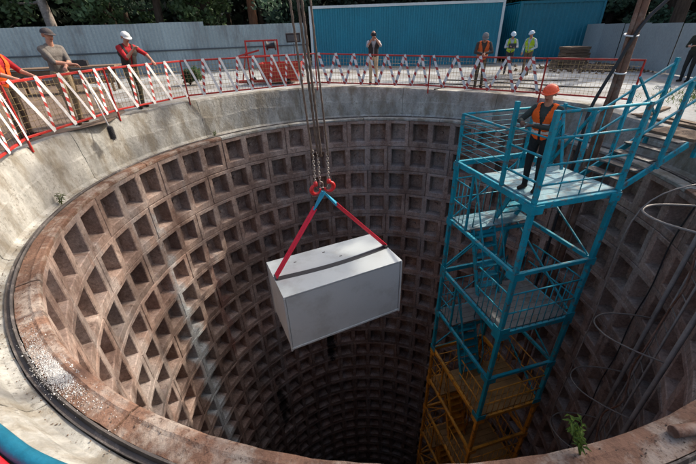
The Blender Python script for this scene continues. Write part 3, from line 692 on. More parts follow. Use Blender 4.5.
for z in (-.95, -3.3, -4.85, -6.5, -8.4):
    pts = [pol(113.2, 5.62, z), pol(113.6, 5.2, z), pol(115.4, 4.78, z), pol(119.2, 4.6, z), pol(123, 4.78, z), pol(124.8, 5.2, z), pol(125.2, 5.62, z)]
    one('cage_hoop', M['grey_pipe'], lad, lambda q: q.tube(smooth_path(pts, 6), (.02 if z > -2 else .015), 8))
tip = [pol(114.5, 4.9, -.05)] + [pol(118.6, 4.58, z) for z in (-.95, -3.3, -4.85)] + [pol(119, 4.6, -6.4), pol(121, 5.0, -7.2)]
hose('cable', [pol(110, 6.3, -.25), pol(111, 5.8, -.5)] + tip[1:], .012, M['grey_pipe'], 'thin grey cable linking the tips of the ladder hoops', 'cable', n=6)
hose('cable', [pol(119.5, 5.5, -.4)] + [pol(119.5 + (1.2 if k % 2 else -.8), 5.42 + .05 * (k % 3), -1.2 - k * .75) for k in range(12)], .018, M['pipe'], 'brown cable twisting down inside the caged ladder', 'cable', n=6)
hose('cable', [pol(107, 5.74, -1)] + [pol(106.4 + (.4 if k % 2 else -.3), 5.7, -2 - k) for k in range(12)], .014, M['black'], 'black cable running down beside the caged ladder', 'cable', n=6)
pa = pol(161, 5.86, Z_RING + .05); pe = pol(163.2, 6.1, Z_RING + .07)
hose('pipe_stub', [(2.32, 1.42, Z_RING + .05), (2.5, 1.44, Z_RING + .05), (2.9, 1.5, Z_RING + .05)], .042, M['pipe'], 'short rusty pipe stub lying on the near rim', 'pipe', n=12)

# planks and boards on the right bank beside the steps
for i, (az, r, z, ln, rot) in enumerate(((84, 6.75, -.3, 2.0, 20), (90, 7.0, -.3, 2.3, 12), (97, 7.1, -.3, 1.9, 35), (102, 7.4, -.3, 2.2, 5), (76, 7.3, -.27, 1.6, 60))):
    c = pol(az, r); c.z = gz(c.x, c.y) + .03 + .028 * (i % 2)
    tag(MB().box(c, (ln, .15, .045), Matrix.Rotation(R_(-az + 0 + rot * .3), 3, 'Z') @ Matrix.Rotation(R_(90 if i == 4 else 0), 3, 'Z')).build('timber_board', M['wood']), ['weathered timber board nearest the shaft edge under the steps', 'long timber board behind the one at the shaft edge', 'timber board lying askew at the right end of the boards', 'outermost timber board on the right bank', 'short timber board lying crosswise by the steps'][i], 'board', 'timber boards on the right bank')

# ------------------------------------------------------------------ fences and containers
def sheet_fence(p0, p1, h0, h1, label, m, name='sheet_fence', wsheet=1.15, rails=(.45, .85), step_at=None, amp=1.0):
    p0 = Vector(p0); p1 = Vector(p1); d = p1 - p0; Ln = d.length; dn = d.normalized(); nrm = Vector((dn.y, -dn.x, 0))
    if nrm.dot(Vector((0, 0, 0)) - p0) < 0: nrm = -nrm
    t = thing(name, label, 'fence', tuple(p0)); n = max(1, round(Ln / wsheet))
    prof = [(0, 0), (.03, 0), (.055, .022), (.12, .022), (.145, 0), (.18, 0)]
    for k in range(n):
        x0, x1 = Ln * k / n, Ln * (k + 1) / n - .004; mb = MB(); xs = []
        x = x0
        while x < x1 - .01:
            for (px, py) in prof[:-1]:
                if x + px < x1: xs.append((x + px, py))
            x += .18
        xs.append((x1, 0)); hz = lerp(h0, h1, (k + .5) / n) + random.uniform(-.012, .012)
        if step_at and k / n > step_at: hz -= .22
        lift = .004 * (k % 2) + (.03 * (k % 2) if amp < 1 else 0)
        for (xx, py) in xs:
            q = p0 + dn * xx + nrm * (py * amp + lift); g = gz(q.x, q.y); mb.v += [(q.x, q.y, g + .03), (q.x, q.y, g + hz)]
        for i in range(len(xs) - 1): mb.f.append((2*i, 2*i+2, 2*i+3, 2*i+1)); mb.m.append(0); mb.sm.append(False)
        o = mb.build('sheet', m, t)
    npost = max(2, int(Ln / 2.6) + 1)
    for k in range(npost):
        q = p0.lerp(p1, k / (npost - 1)) - nrm * .05; q.z = gz(q.x, q.y); one('post', M['fence_dark'], t, lambda w: w.bar(q, q + up * (lerp(h0, h1, k / (npost-1)) - .3), .06))
    for f in rails:
        a = p0 + nrm * .05; b = p1 + nrm * .05; a.z = gz(a.x, a.y) + h0 * f; b.z = gz(b.x, b.y) + h1 * f
        one('rail', M['fence_dark'], t, lambda w: w.bar(a, b, .03, .07))
    return t
sheet_fence((-24, 18.6, 0), (-2.1, 23.6, 0), 2.35, 2.5, 'pale blue grey corrugated sheet fence behind the onlookers', M['fence'], rails=(.46,), step_at=.72)
sheet_fence((14.6, 23.6, 0), (12.6, 11.2, 0), 1.9, 1.75, 'light grey sheet metal fence along the right side', M['fence_r'], wsheet=2.0, rails=(), amp=.12)
def container(p0, p1, depth, h, m, label, trim):
    p0 = Vector(p0); p1 = Vector(p1); d = p1 - p0; Ln = d.length; dn = d.normalized(); bk = Vector((-dn.y, dn.x, 0))
    if bk.y < 0: bk = -bk
    z0 = min(gz(p0.x, p0.y), gz(p1.x, p1.y)); t = thing('site_container', label, 'container', (p0.x, p0.y, z0), 'blue site containers')
    P = lambda x, y, z: p0 + dn * x + bk * y + up * (z0 - p0.z + z)
    def wall(a, b, out, nm):
        dd = (b - a); l = dd.length; u = dd.normalized(); mb = MB(); xs = []; x = 0
        while x < l - .01:
            for px, py in ((0, 0), (.11, 0), (.14, -.03), (.25, -.03), (.28, 0)):
                if x + px < l - .005: xs.append((x + px, py))
            x += .28
        xs.append((l, 0))
        for (xx, py) in xs:
            q = a + u * xx + out * py; mb.v += [(q.x, q.y, z0 + .12), (q.x, q.y, z0 + h - .1)]
        for i in range(len(xs) - 1): mb.f.append((2*i, 2*i+2, 2*i+3, 2*i+1)); mb.m.append(0); mb.sm.append(False)
        mb.build(nm, m, t)
    wall(P(.08, .02, 0), P(Ln - .08, .02, 0), -bk, 'front_wall'); wall(P(.02, .08, 0), P(.02, depth - .08, 0), -dn, 'end_wall'); wall(P(Ln - .02, .08, 0), P(Ln - .02, depth - .08, 0), dn, 'end_wall')
    rot = Matrix(((dn.x, bk.x, 0), (dn.y, bk.y, 0), (0, 0, 1)))
    one('roof', m, t, lambda q: q.box(P(Ln/2, depth/2, h - .03), (Ln - .02, depth - .02, .05), rot)); one('back_wall', m, t, lambda q: q.box(P(Ln/2, depth - .03, h/2), (Ln - .1, .04, h - .1), rot))
    tr = trim
    for x in (0.05, Ln - .05): one('corner_post', tr, t, lambda q: q.box(P(x, .05, h/2), (.14, .14, h - .02), rot))
    one('top_rail', tr, t, lambda q: q.box(P(Ln/2, .05, h - .07), (Ln - .26, .15, .13), rot)); one('bottom_rail', m, t, lambda q: q.box(P(Ln/2, .05, .08), (Ln - .26, .15, .15), rot))
    return t
container((-1.78, 23.3, 0), (9.35, 23.2, 0), 2.6, 3.25, M['container'], 'long blue corrugated container with white corner and top trim', M['white_trim'])
container((10.35, 23.4, 0), (15.3, 23.5, 0), 6.0, 3.15, M['container2'], 'darker blue container to the right of the white trimmed one', M['container2'])

# ------------------------------------------------------------------ clutter behind the barrier
# red trolley
tr = thing('red_trolley', 'red welded steel trolley with tray and uprights behind barrier', 'trolley', (-3.1, 14.9, 0))
cb = lambda x, y, z: Vector((-3.1 + x, 14.9 + y, gz(-3.1, 14.9) + z))
mb = MB(); mb.add([cb(.05, -.45, .18), cb(1.35, -.45, .18), cb(1.35, .45, .18), cb(.05, .45, .18), cb(-.1, -.55, .72), cb(1.55, -.55, .72), cb(1.55, .55, .72), cb(-.1, .55, .72), cb(-.06, -.51, .72), cb(1.51, -.51, .72), cb(1.51, .51, .72), cb(-.06, .51, .72), cb(.09, -.41, .22), cb(1.31, -.41, .22), cb(1.31, .41, .22), cb(.09, .41, .22)],
  [(3, 2, 1, 0), (0, 1, 5, 4), (1, 2, 6, 5), (2, 3, 7, 6), (3, 0, 4, 7), (4, 5, 9, 8), (5, 6, 10, 9), (6, 7, 11, 10), (7, 4, 8, 11), (8, 9, 13, 12), (9, 10, 14, 13), (10, 11, 15, 14), (11, 8, 12, 15), (12, 13, 14, 15)])
mb.build('tray', M['red'], tr)
for x in (-.6, .1, .62): one('upright', M['red'], tr, lambda q: q.bar(cb(x, .3, .05), cb(x, .3, 1.5), .06))
for z in (1.47, .95): one('crossbar', M['red'], tr, lambda q: q.bar(cb(-.56, .3, z), cb(.58, .3, z), .06))
one('brace', M['red'], tr, lambda q: q.bar(cb(-1.0, .2, .95), cb(-.1, .24, 1.15), .06)); one('brace', M['red'], tr, lambda q: q.bar(cb(-.9, .2, .08), cb(-.62, .25, 1.1), .05)); one('chassis_rail', M['red'], tr, lambda q: q.bar(cb(-.9, -.4, .12), cb(1.4, -.4, .12), .1))
for x in (-.5, 1.0):
    for y in (-.42, .42): one('wheel', M['black'], tr, lambda q: q.lathe(cb(x, y - .03, .1), [(.01, 0), (.1, 0), (.11, .02), (.1, .06), (.01, .06)], 14, axis=(0, 1, 0)))
one('winch_drum', M['black'], tr, lambda q: q.lathe(cb(.25, .05, 1.3), [(.01, 0), (.16, 0), (.16, .03), (.1, .05), (.1, .3), (.16, .32), (.16, .35), (.01, .35)], 14, axis=(1, 0, 0)))
# floodlight on a stand
fl = thing('floodlight', 'black rectangular floodlight on a thin stand by the fence', 'floodlight', (-2.1, 17.4, 0))
fb = lambda x, y, z: Vector((-2.1 + x, 17.4 + y, gz(-2.1, 17.4) + z))
one('pole', M['fence_dark'], fl, lambda q: q.bar(fb(0, 0, .1), fb(0, 0, 1.35), .04))
for a in range(3): one('leg', M['fence_dark'], fl, lambda q: q.bar(fb(0, 0, .45), fb(.4 * math.cos(a * 2.09 + .4), .4 * math.sin(a * 2.09 + .4), .01), .025))
one('lamp_housing', M['black'], fl, lambda q: q.box(fb(0, -.02, 1.55), (.62, .1, .36), Matrix.Rotation(.25, 3, 'X'))); one('lamp_glass', M['fence_dark'], fl, lambda q: q.box(fb(0, -.075, 1.535), (.5, .012, .24), Matrix.Rotation(.25, 3, 'X')))
# wooden bench behind the left onlookers
wb = thing('workbench', 'dark timber workbench standing behind the grey shirted man', 'bench', (-11.0, 14.0, 0))
wr = Matrix.Rotation(R_(14), 3, 'Z'); wp = lambda x, y, z: Vector((-11.0, 14.0, gz(-11, 14))) + wr @ Vector((x, y, 0)) + up * z
for k in range(4): one('plank', M['wood'], wb, lambda q: q.box(wp(0, -.36 + k * .24, .86), (5.2, .228, .05), wr))
for x in (-2.3, -.8, .8, 2.3):
    for y in (-.33, .33): one('leg', M['wood'], wb, lambda q: q.bar(wp(x, y, 0), wp(x, y, .834), .09))
for k in range(2): one('apron_board', M['wood'], wb, lambda q: q.box(wp(0, -.40, .72 - .33 * k), (4.9, .03, .19), wr))
tag(MB().box(wp(1.1, .05, .97), (.95, .5, .17), wr @ Matrix.Rotation(.2, 3, 'Z')).box(wp(1.1, .05, 1.07), (.8, .4, .03), wr @ Matrix.Rotation(.2, 3, 'Z')).build('tool_case', M['black']), 'flat black tool case lying on the timber workbench', 'case')
# timber and rubble stacks by the right fence
for i, (x, y, n) in enumerate(((12.6, 20.9, 6), (11.4, 19.3, 3))):
    st = thing('timber_stack', ['taller stack of brown boards by the right fence', 'low stack of brown boards in front of the taller stack'][i], 'timber stack', (x, y, gz(x, y)), 'board stacks by the right fence')
    for k in range(n):
        for j in range(3): one('board', M['wood'], st, lambda q: q.box(Vector((x + random.uniform(-.1, .1), y - .4 + j * .4, gz(x, y) + .07 + k * .145)), (1.15, .37, .13), Matrix.Rotation(R_(random.uniform(-3, 3) + 8), 3, 'Z')))
mb = MB()
for i in range(500):
    x, y = random.gauss(12.2, 1.1), random.gauss(18.6, 1.2); s = random.uniform(.03, .16); c = Vector((x, y, gz(x, y) + s * .3))
    q = Quaternion((random.random(), random.random(), random.random(), random.random())).normalized()
    vs = [c + q @ Vector((v[0] * s, v[1] * s * .8, v[2] * s * .6)) for v in ((1, 0, 0), (-1, 0, 0), (0, 1, 0), (0, -1, 0), (0, 0, 1), (0, 0, -1))]
    mb.add(vs, [(0, 2, 4), (2, 1, 4), (1, 3, 4), (3, 0, 4), (2, 0, 5), (1, 2, 5), (3, 1, 5), (0, 3, 5)])
tag(mb.build('rubble', M['wood']), 'brown rubble heaped in front of the right fence', 'rubble', kind='stuff')
for i, pts in enumerate((((3.2, 12.9), (3.8, 13.5), (4.6, 13.2), (5.6, 14.2), (6.8, 13.6), (7.6, 12.6), (8.6, 12.2)), ((2.4, 13.9), (3.4, 14.3), (4.4, 14.0), (5.2, 13.2), (6.2, 12.7), (6.6, 11.6)), ((4.2, 15.4), (5.4, 15.0), (6.4, 15.2), (7.2, 14.6), (9.0, 14.2)))):
    hose('ground_cable', [(x, y, gz(x, y) + .022) for x, y in pts], .022, M['black'], ['black cable snaking over the ground behind the orange vested man', 'black cable nearest the far shaft edge', 'black cable farthest back near the yellow vested pair'][i], 'cable', 'cables on the far ground', n=6)

# ------------------------------------------------------------------ vegetation
def leafcloud(mb, c, rad, n, size, rr, flat=1.0):
    for _ in range(n):
        while True:
            v = Vector((rr.uniform(-1, 1), rr.uniform(-1, 1), rr.uniform(-1, 1)))
            if v.length < 1: break
        v = v * (0.55 + .45 * rr.random()); p = Vector(c) + Vector((v.x * rad[0], v.y * rad[1], v.z * rad[2]))
        q = Quaternion((rr.gauss(0, 1), rr.gauss(0, 1), rr.gauss(0, 1), rr.gauss(0, 1))).normalized(); s = size * rr.uniform(.6, 1.4)
        mb.add([p + q @ Vector((-.5 * s, 0, 0)), p + q @ Vector((0, -.32 * s, .06 * s)), p + q @ Vector((.55 * s, 0, 0)), p + q @ Vector((0, .32 * s, .06 * s))], [(0, 1, 2, 3)])
def make_tree_meshes(seed, h, kind):
    rr = random.Random(seed); tm = MB(); cm = MB(); r0 = .16 + .012 * h
    pts = [Vector((0, 0, -.1))]; x = y = 0
    for k in range(1, 9): x += rr.uniform(-.12, .12); y += rr.uniform(-.12, .12); pts.append(Vector((x, y, h * .92 * k / 8)))
    tm.tube(smooth_path(pts, 3), [r0 * (1.25 if i == 0 else 1) * (1 - .85 * i / 24) for i in range(25)], 10)
    lo = .12 if kind == 'low' else .3
    for b in range(16):
        t = lo + (1 - lo) * b / 16; i = min(7, int(t * 8)); base = pts[i].lerp(pts[i+1], t * 8 - i) if i < 8 else pts[8]
        a = rr.uniform(0, 6.28); ln = h * .30 * (1 - .6 * t) * rr.uniform(.7, 1.2)
        tipp = base + Vector((math.cos(a) * ln, math.sin(a) * ln, ln * rr.uniform(-.05, .5)))
        midp = base.lerp(tipp, .5) + Vector((0, 0, -.05 * ln)); tm.tube(smooth_path([base, midp, tipp], 4), [r0 * .32 * (1 - t * .5) * (1 - .8 * j / 8) for j in range(9)], 5)
        for q in range(4):
            c = base.lerp(tipp, .35 + .22 * q) + Vector((rr.gauss(0, .3), rr.gauss(0, .3), rr.gauss(0, .3))); s = rr.uniform(.7, 1.15) * h * .075
            leafcloud(cm, c, (s * 1.3, s * 1.3, s * .75), 75, .26, rr)
    return tm, cm
tree_lib = {}
for i, (k, h) in enumerate((('low', 10), ('low', 8.5), ('tall', 13), ('tall', 12))):
    tm, cm = make_tree_meshes(50 + i, h, k); tree_lib[i] = (tm, cm)
def dapple_tree(seed, h):
    rr = random.Random(seed); tm = MB(); cm = MB(); pts = [Vector((0, 0, -.1))]; x = y = 0
    for k in range(1, 9): x += rr.uniform(-.15, .15); y += rr.uniform(-.15, .15); pts.append(Vector((x, y, h * .95 * k / 8)))
    tm.tube(smooth_path(pts, 3), [.27 * (1 - .85 * i / 24) for i in range(25)], 10)
    for b in range(15):
        t = .50 + .48 * b / 15; i = min(7, int(t * 8)); base = pts[i].lerp(pts[i+1], t * 8 - i); a = b * 2.4 + rr.uniform(-.4, .4); ln = rr.uniform(2.2, 3.6) * (1.15 - .6 * abs(t - .68) / .3)
        tipp = base + Vector((math.cos(a) * ln, math.sin(a) * ln, ln * rr.uniform(.1, .5))); tm.tube(smooth_path([base, base.lerp(tipp, .5) - up * .1, tipp], 4), [.07 * (1 - .8 * j / 8) for j in range(9)], 5)
        for q in range(2): leafcloud(cm, base.lerp(tipp, .6 + .35 * q) + Vector((rr.gauss(0, .25), rr.gauss(0, .25), rr.gauss(0, .2))), (.8, .8, .4), 60, .30, rr)
    return tm, cm
tree_lib[4] = dapple_tree(70, 20); tree_lib[5] = dapple_tree(71, 22)
TK = {}
def tree(kind, x, y, rot, sc, bark, leaf, label):
    t = thing('tree', label, 'tree', (x, y, gz(x, y)), 'trees behind the site fence')
    t.rotation_euler = (0, 0, rot); t.scale = (sc, sc, sc)
    for part, idx, m in (('trunk', 0, bark), ('crown', 1, leaf)):
        key = (kind, idx, m.name)
        if key not in TK: TK[key] = tree_lib[kind][idx].mesh(part, m)
        o = bpy.data.objects.new(part, TK[key]); col.objects.link(o); o.parent = t
pos_words = []
tl = [(-27, 25, 0, M['bark'], M['leaf']), (-21.5, 24, 1, M['bark_pale'], M['leaf2']), (-17.5, 24.6, 2, M['bark_pale'], M['leaf']), (-14.2, 25.4, 0, M['bark'], M['leaf']), (-11.0, 24.8, 3, M['bark'], M['leaf2']), (-8.6, 26.0, 1, M['bark'], M['leaf']),
      (-5.4, 25.6, 2, M['bark_red'], M['leaf2']), (-2.6, 28.5, 0, M['bark'], M['leaf2']), (1.5, 29, 1, M['bark'], M['leaf_dark']), (5.8, 29.5, 0, M['bark'], M['leaf_dark']), (10, 31.5, 3, M['bark'], M['leaf_dark']), (14.5, 31, 0, M['bark'], M['leaf2']),
      (18.2, 27.5, 1, M['bark'], M['leaf_dark']), (19.5, 24, 0, M['bark'], M['leaf2']), (21.5, 21.5, 2, M['bark'], M['leaf_dark']), (23.5, 19, 1, M['bark'], M['leaf2']), (26, 15, 0, M['bark'], M['leaf_dark']), (30, 12, 3, M['bark'], M['leaf2'])]
tlab = ['leafy tree at the far left end behind the pale fence', 'pale barked tree left of the leaning pale trunk', 'tree with slim pale trunk behind the fence at left', 'dark low branched tree behind the grey shirted man', 'tall dark trunked tree behind the gap between the two left onlookers',
        'low leafy tree behind the red shirted man', 'tall tree with reddish bark behind the fence step', 'dark leafy tree above the junction of fence and blue container', 'dark tree behind the left half of the long blue container', 'dark tree behind the right half of the long blue container', 'tall dark tree behind the gap between the containers', 'leafy tree behind the darker blue container',
        'dark tree just right of the darker blue container', 'leafy tree behind the right fence by the timber stack', 'tall dark tree behind the right fence left of the rusty pipe', 'leafy tree behind the right fence at the rusty pipe', 'dark tree behind the right end of the right fence', 'tall tree at the far right edge of the woods']
tl += [(15.3, 18.1, 4, M['bark'], M['leaf_dark']), (17.1, 23.1, 5, M['bark'], M['leaf_dark'])]; tlab += ['very tall slender tree right behind the right fence', 'tallest slender tree behind the corner of container and fence']  # both added so their sparse crowns throw dappled shade on the left wall
tl.append((12.0, 8.0, 3, M['bark'], M['leaf'])); tlab.append('tall leafy tree on the right bank beside the grass patch')  # added out of view, its crown shades the near right rim
for (x, y, k, b, l), lab in zip(tl, tlab): tree(k, x, y, random.uniform(0, 6.28), random.uniform(.92, 1.1), b, l, lab)
# the wood behind reads as one dark mass
rr = random.Random(5); mb = MB()
for i in range(620):
    a = rr.uniform(-62, 70); d = rr.uniform(31, 50); x, y = d * math.sin(R_(a)), d * math.cos(R_(a)) + 2
    if y < 8: continue
    zt = rr.choice([1.0, 2.2, 3.6, 5, 7, 10]) * rr.uniform(.8, 1.2)
    leafcloud(mb, (x, y, zt), (3.4, 2.2, 1.9), 170, .75, rr)
tag(mb.build('woods', M['leaf_dark']), 'dark dense woods behind the fence and containers', 'woods', kind='stuff')
mb = MB(); rr = random.Random(8)
for i in range(46):
    a = rr.uniform(-58, 64); d = rr.uniform(30, 46); x, y = d * math.sin(R_(a)), d * math.cos(R_(a)) + 2
    mb.tube([(x, y, -.2), (x + rr.gauss(0, .2), y, 5), (x + rr.gauss(0, .5), y, 12)], [.26 * rr.uniform(.6, 1.2), .2, .1], 8)
tag(mb.build('forest', M['bark']), 'dark trunks deep in the woods', 'woods', kind='stuff')
mb = MB(); ks = list(range(-100, 111, 3))
for a in ks:
    for d, z in ((52, -.5), (56, 4), (62, 9 + 1.5 * math.sin(a * .2)), (72, 13 + 2 * math.sin(a * .13 + 1))): mb.v.append((d * math.sin(R_(a)), d * math.cos(R_(a)), z + random.uniform(-.4, .4)))
for i in range(len(ks) - 1):
    for k in range(3): mb.f.append((i*4+k, (i+1)*4+k, (i+1)*4+k+1, i*4+k+1)); mb.m.append(0); mb.sm.append(True)
tag(mb.build('hill', M['leaf_dark']), 'dark wooded slope rising behind the site', kind='structure')
def bush(x, y, s, n, m, label, size=.13):
    mb = MB(); rr = random.Random(int(x * 100)); t = thing('bush', label, 'bush', (x, y, gz(x, y)))
    for k in range(6): leafcloud(mb, (x + rr.gauss(0, s * .4), y + rr.gauss(0, s * .25), gz(x, y) + s * rr.uniform(.3, .8)), (s * .5, s * .4, s * .4), n // 6, size, rr)
    mb.build('foliage', m, t)
    sm = MB()
    for k in range(7): a = k * .9; sm.tube([(x, y, gz(x, y)), (x + .5 * s * math.cos(a), y + .4 * s * math.sin(a), gz(x, y) + s * .8)], [.015, .005], 5)
    sm.build('stems', M['bark'], t)
bush(-6.2, 15.3, .62, 700, M['leaf'], 'low green bush behind the barrier left of the red trolley')
def weed(c, label, h, n, seed, m, width=.05, lean=(0, 0, 0), name='weed_plant'):
    rr = random.Random(seed); t = thing(name, label, 'plant', tuple(c)); c = Vector(c)
    sm = MB(); stems = []
    for k in range(n):
        a = rr.uniform(0, 6.28); tip_ = c + Vector((math.cos(a) * h * .35 * rr.random(), math.sin(a) * h * .35 * rr.random(), h * rr.uniform(.6, 1.05))) + Vector(lean) * h * rr.uniform(.5, 1.1)
        md = c.lerp(tip_, .5) + Vector((0, 0, .08 * h)); p = smooth_path([c, md, tip_], 4); sm.tube(p, [.006 * (1 - .7 * i / 8) for i in range(9)], 5); stems.append(p)
    sm.build('stems', m, t)
    for p in stems:
        for i in range(2, 9):
            q = p[i]
            for s in (-1, 1):
                a = rr.uniform(0, 6.28); d = Vector((math.cos(a), math.sin(a), rr.uniform(-.2, .5))).normalized(); ln = width * rr.uniform(1.2, 3.2); w = d.cross(Vector((0, 0, 1))).normalized() * ln * .17; dr = Vector((0, 0, -.25 * ln))
                mb = MB(); e = q + d * ln + dr
                mb.add([q, q + d * ln * .4 + w + Vector((0, 0, .01)), e, q + d * ln * .4 - w + Vector((0, 0, .01)), q + d * ln * .45], [(0, 1, 4), (1, 2, 4), (2, 3, 4), (3, 0, 4)]); mb.build('leaf', m, t)
weed((1.59, 1.31, Z_RING), 'leafy green weed growing on the near rim below the tower', .30, 6, 3, M['leaf_bright'], .022, (-.30, .30, -.1))
weed((-5.42, 6.05, Z_RING + .0), 'small grassy weed growing on the left concrete ledge', .22, 4, 9, M['grass'], .03, (0.2, 0, 0))
weed((-5.60, 5.55, Z_RING + .0), 'tiny weed on the left ledge nearer the camera', .12, 3, 12, M['grass'], .025)
weed((-4.05, 10.9, Z_RING + .0), 'tiny yellowish weed at the foot of the far left collar', .16, 3, 14, M['grass'], .03)
mb = MB(); rr = random.Random(4)
for i in range(2600):
    x, y = rr.gauss(10.7, .9), rr.gauss(9.6, .8); c = Vector((x, y, gz(x, y) - .02)); h = rr.uniform(.05, .14); a = rr.uniform(0, 6.28); w = Vector((math.cos(a), math.sin(a), 0)) * .012; l = Vector((rr.gauss(0, .05), rr.gauss(0, .05), h))
    mb.add([c - w, c + w, c + l], [(0, 1, 2)])
tag(mb.build('grass', M['grass']), 'patch of green grass on the right bank', 'grass', kind='stuff')

# ------------------------------------------------------------------ people
def ik(s, w, hint, l1=.29, l2=.26):
    s, w = Vector(s), Vector(w); d = w - s; L = min(d.length, (l1 + l2) * .985)
    if d.length > L: w = s + d.normalized() * L
    d = w - s; a = (l1*l1 - l2*l2 + L*L) / (2 * L); h = math.sqrt(max(0, l1*l1 - a*a)); dn = d.normalized()
    hv = Vector(hint); hv = hv - dn * hv.dot(dn); hv.normalize(); return s + dn * a + hv * h, w
def prim_mesh(mb, p0, p1, r0, r1, flat=1.0, fd=Vector((0, 1, 0)), n=14):
    d = p1 - p0; L = d.length; dn = d / L if L > 1e-6 else Vector((0, 0, 1)); x = dn.orthogonal().normalized(); y = dn.cross(x); rows = []
    for k in range(1, 5): t = -math.pi/2 + k * math.pi / 8 - .0; rows.append((p0 + dn * (r0 * math.sin(t)), r0 * math.cos(t)))
    rows = [(p0 + dn * (r0 * math.sin(-math.pi/2 + k*math.pi/8)), r0 * math.cos(-math.pi/2 + k*math.pi/8)) for k in range(1, 5)] + [(p1 + dn * (r1 * math.sin(k*math.pi/8)), r1 * math.cos(k*math.pi/8)) for k in range(0, 4)]
    vs = [p0 - dn * r0]
    for c, r in rows: vs += [c + (x * math.cos(2*math.pi*k/n) + y * math.sin(2*math.pi*k/n)) * r for k in range(n)]
    vs.append(p1 + dn * r1)
    if flat != 1:
        f = fd.normalized(); o = []
        for v in vs:
            t = max(0, min(1, (v - p0).dot(dn) / L)) if L > 1e-6 else 0; c = p0 + dn * (L * t); q = v - c; o.append(c + q + f * (q.dot(f) * (flat - 1)))
        vs = o
    m_ = len(rows); fs = [(0, 1 + (k+1) % n, 1 + k) for k in range(n)]
    fs += [(1+i*n+k, 1+i*n+(k+1) % n, 1+(i+1)*n+(k+1) % n, 1+(i+1)*n+k) for i in range(m_-1) for k in range(n)]
    fs += [(len(vs)-1, 1+(m_-1)*n+k, 1+(m_-1)*n+(k+1) % n) for k in range(n)]
    mb.add(vs, fs)
def remesh(prims, voxel, smooth=3):
    mb = MB()
    for p in prims: prim_mesh(mb, *p[:4], *(p[5:7] if len(p) > 5 else ()))
    o = bpy.data.objects.new('tmp', mb.mesh('tmp', [])); col.objects.link(o)
    m = o.modifiers.new('r', 'REMESH'); m.mode = 'VOXEL'; m.voxel_size = voxel; m.use_smooth_shade = True
    s = o.modifiers.new('s', 'SMOOTH'); s.iterations = smooth; s.factor = .5
    me = bpy.data.meshes.new_from_object(o.evaluated_get(bpy.context.evaluated_depsgraph_get()))
    bpy.data.objects.remove(o); return me
def face_tags(me, prims):
    n = len(me.polygons); c = np.zeros(n * 3); me.polygons.foreach_get('center', c); c = c.reshape(-1, 3); best = np.full(n, 9e9); idx = np.zeros(n, int)
    for i, p in enumerate(prims):
        a = np.array(p[0]); b = np.array(p[1]); d = b - a; L2 = max(1e-9, d @ d); t = np.clip(((c - a) @ d) / L2, 0, 1); q = c - (a + t[:, None] * d)
        if len(p) > 5 and p[5] != 1:
            f = np.array(p[6]) if len(p) > 6 else np.array((0, 1., 0)); q = q + np.outer((q @ f) * (1 / p[5] - 1), f)
        dist = np.linalg.norm(q, axis=1) - (p[2] + t * (p[3] - p[2])); w = dist < best; best[w] = dist[w]; idx[w] = i
    return [prims[i][4] for i in idx], c
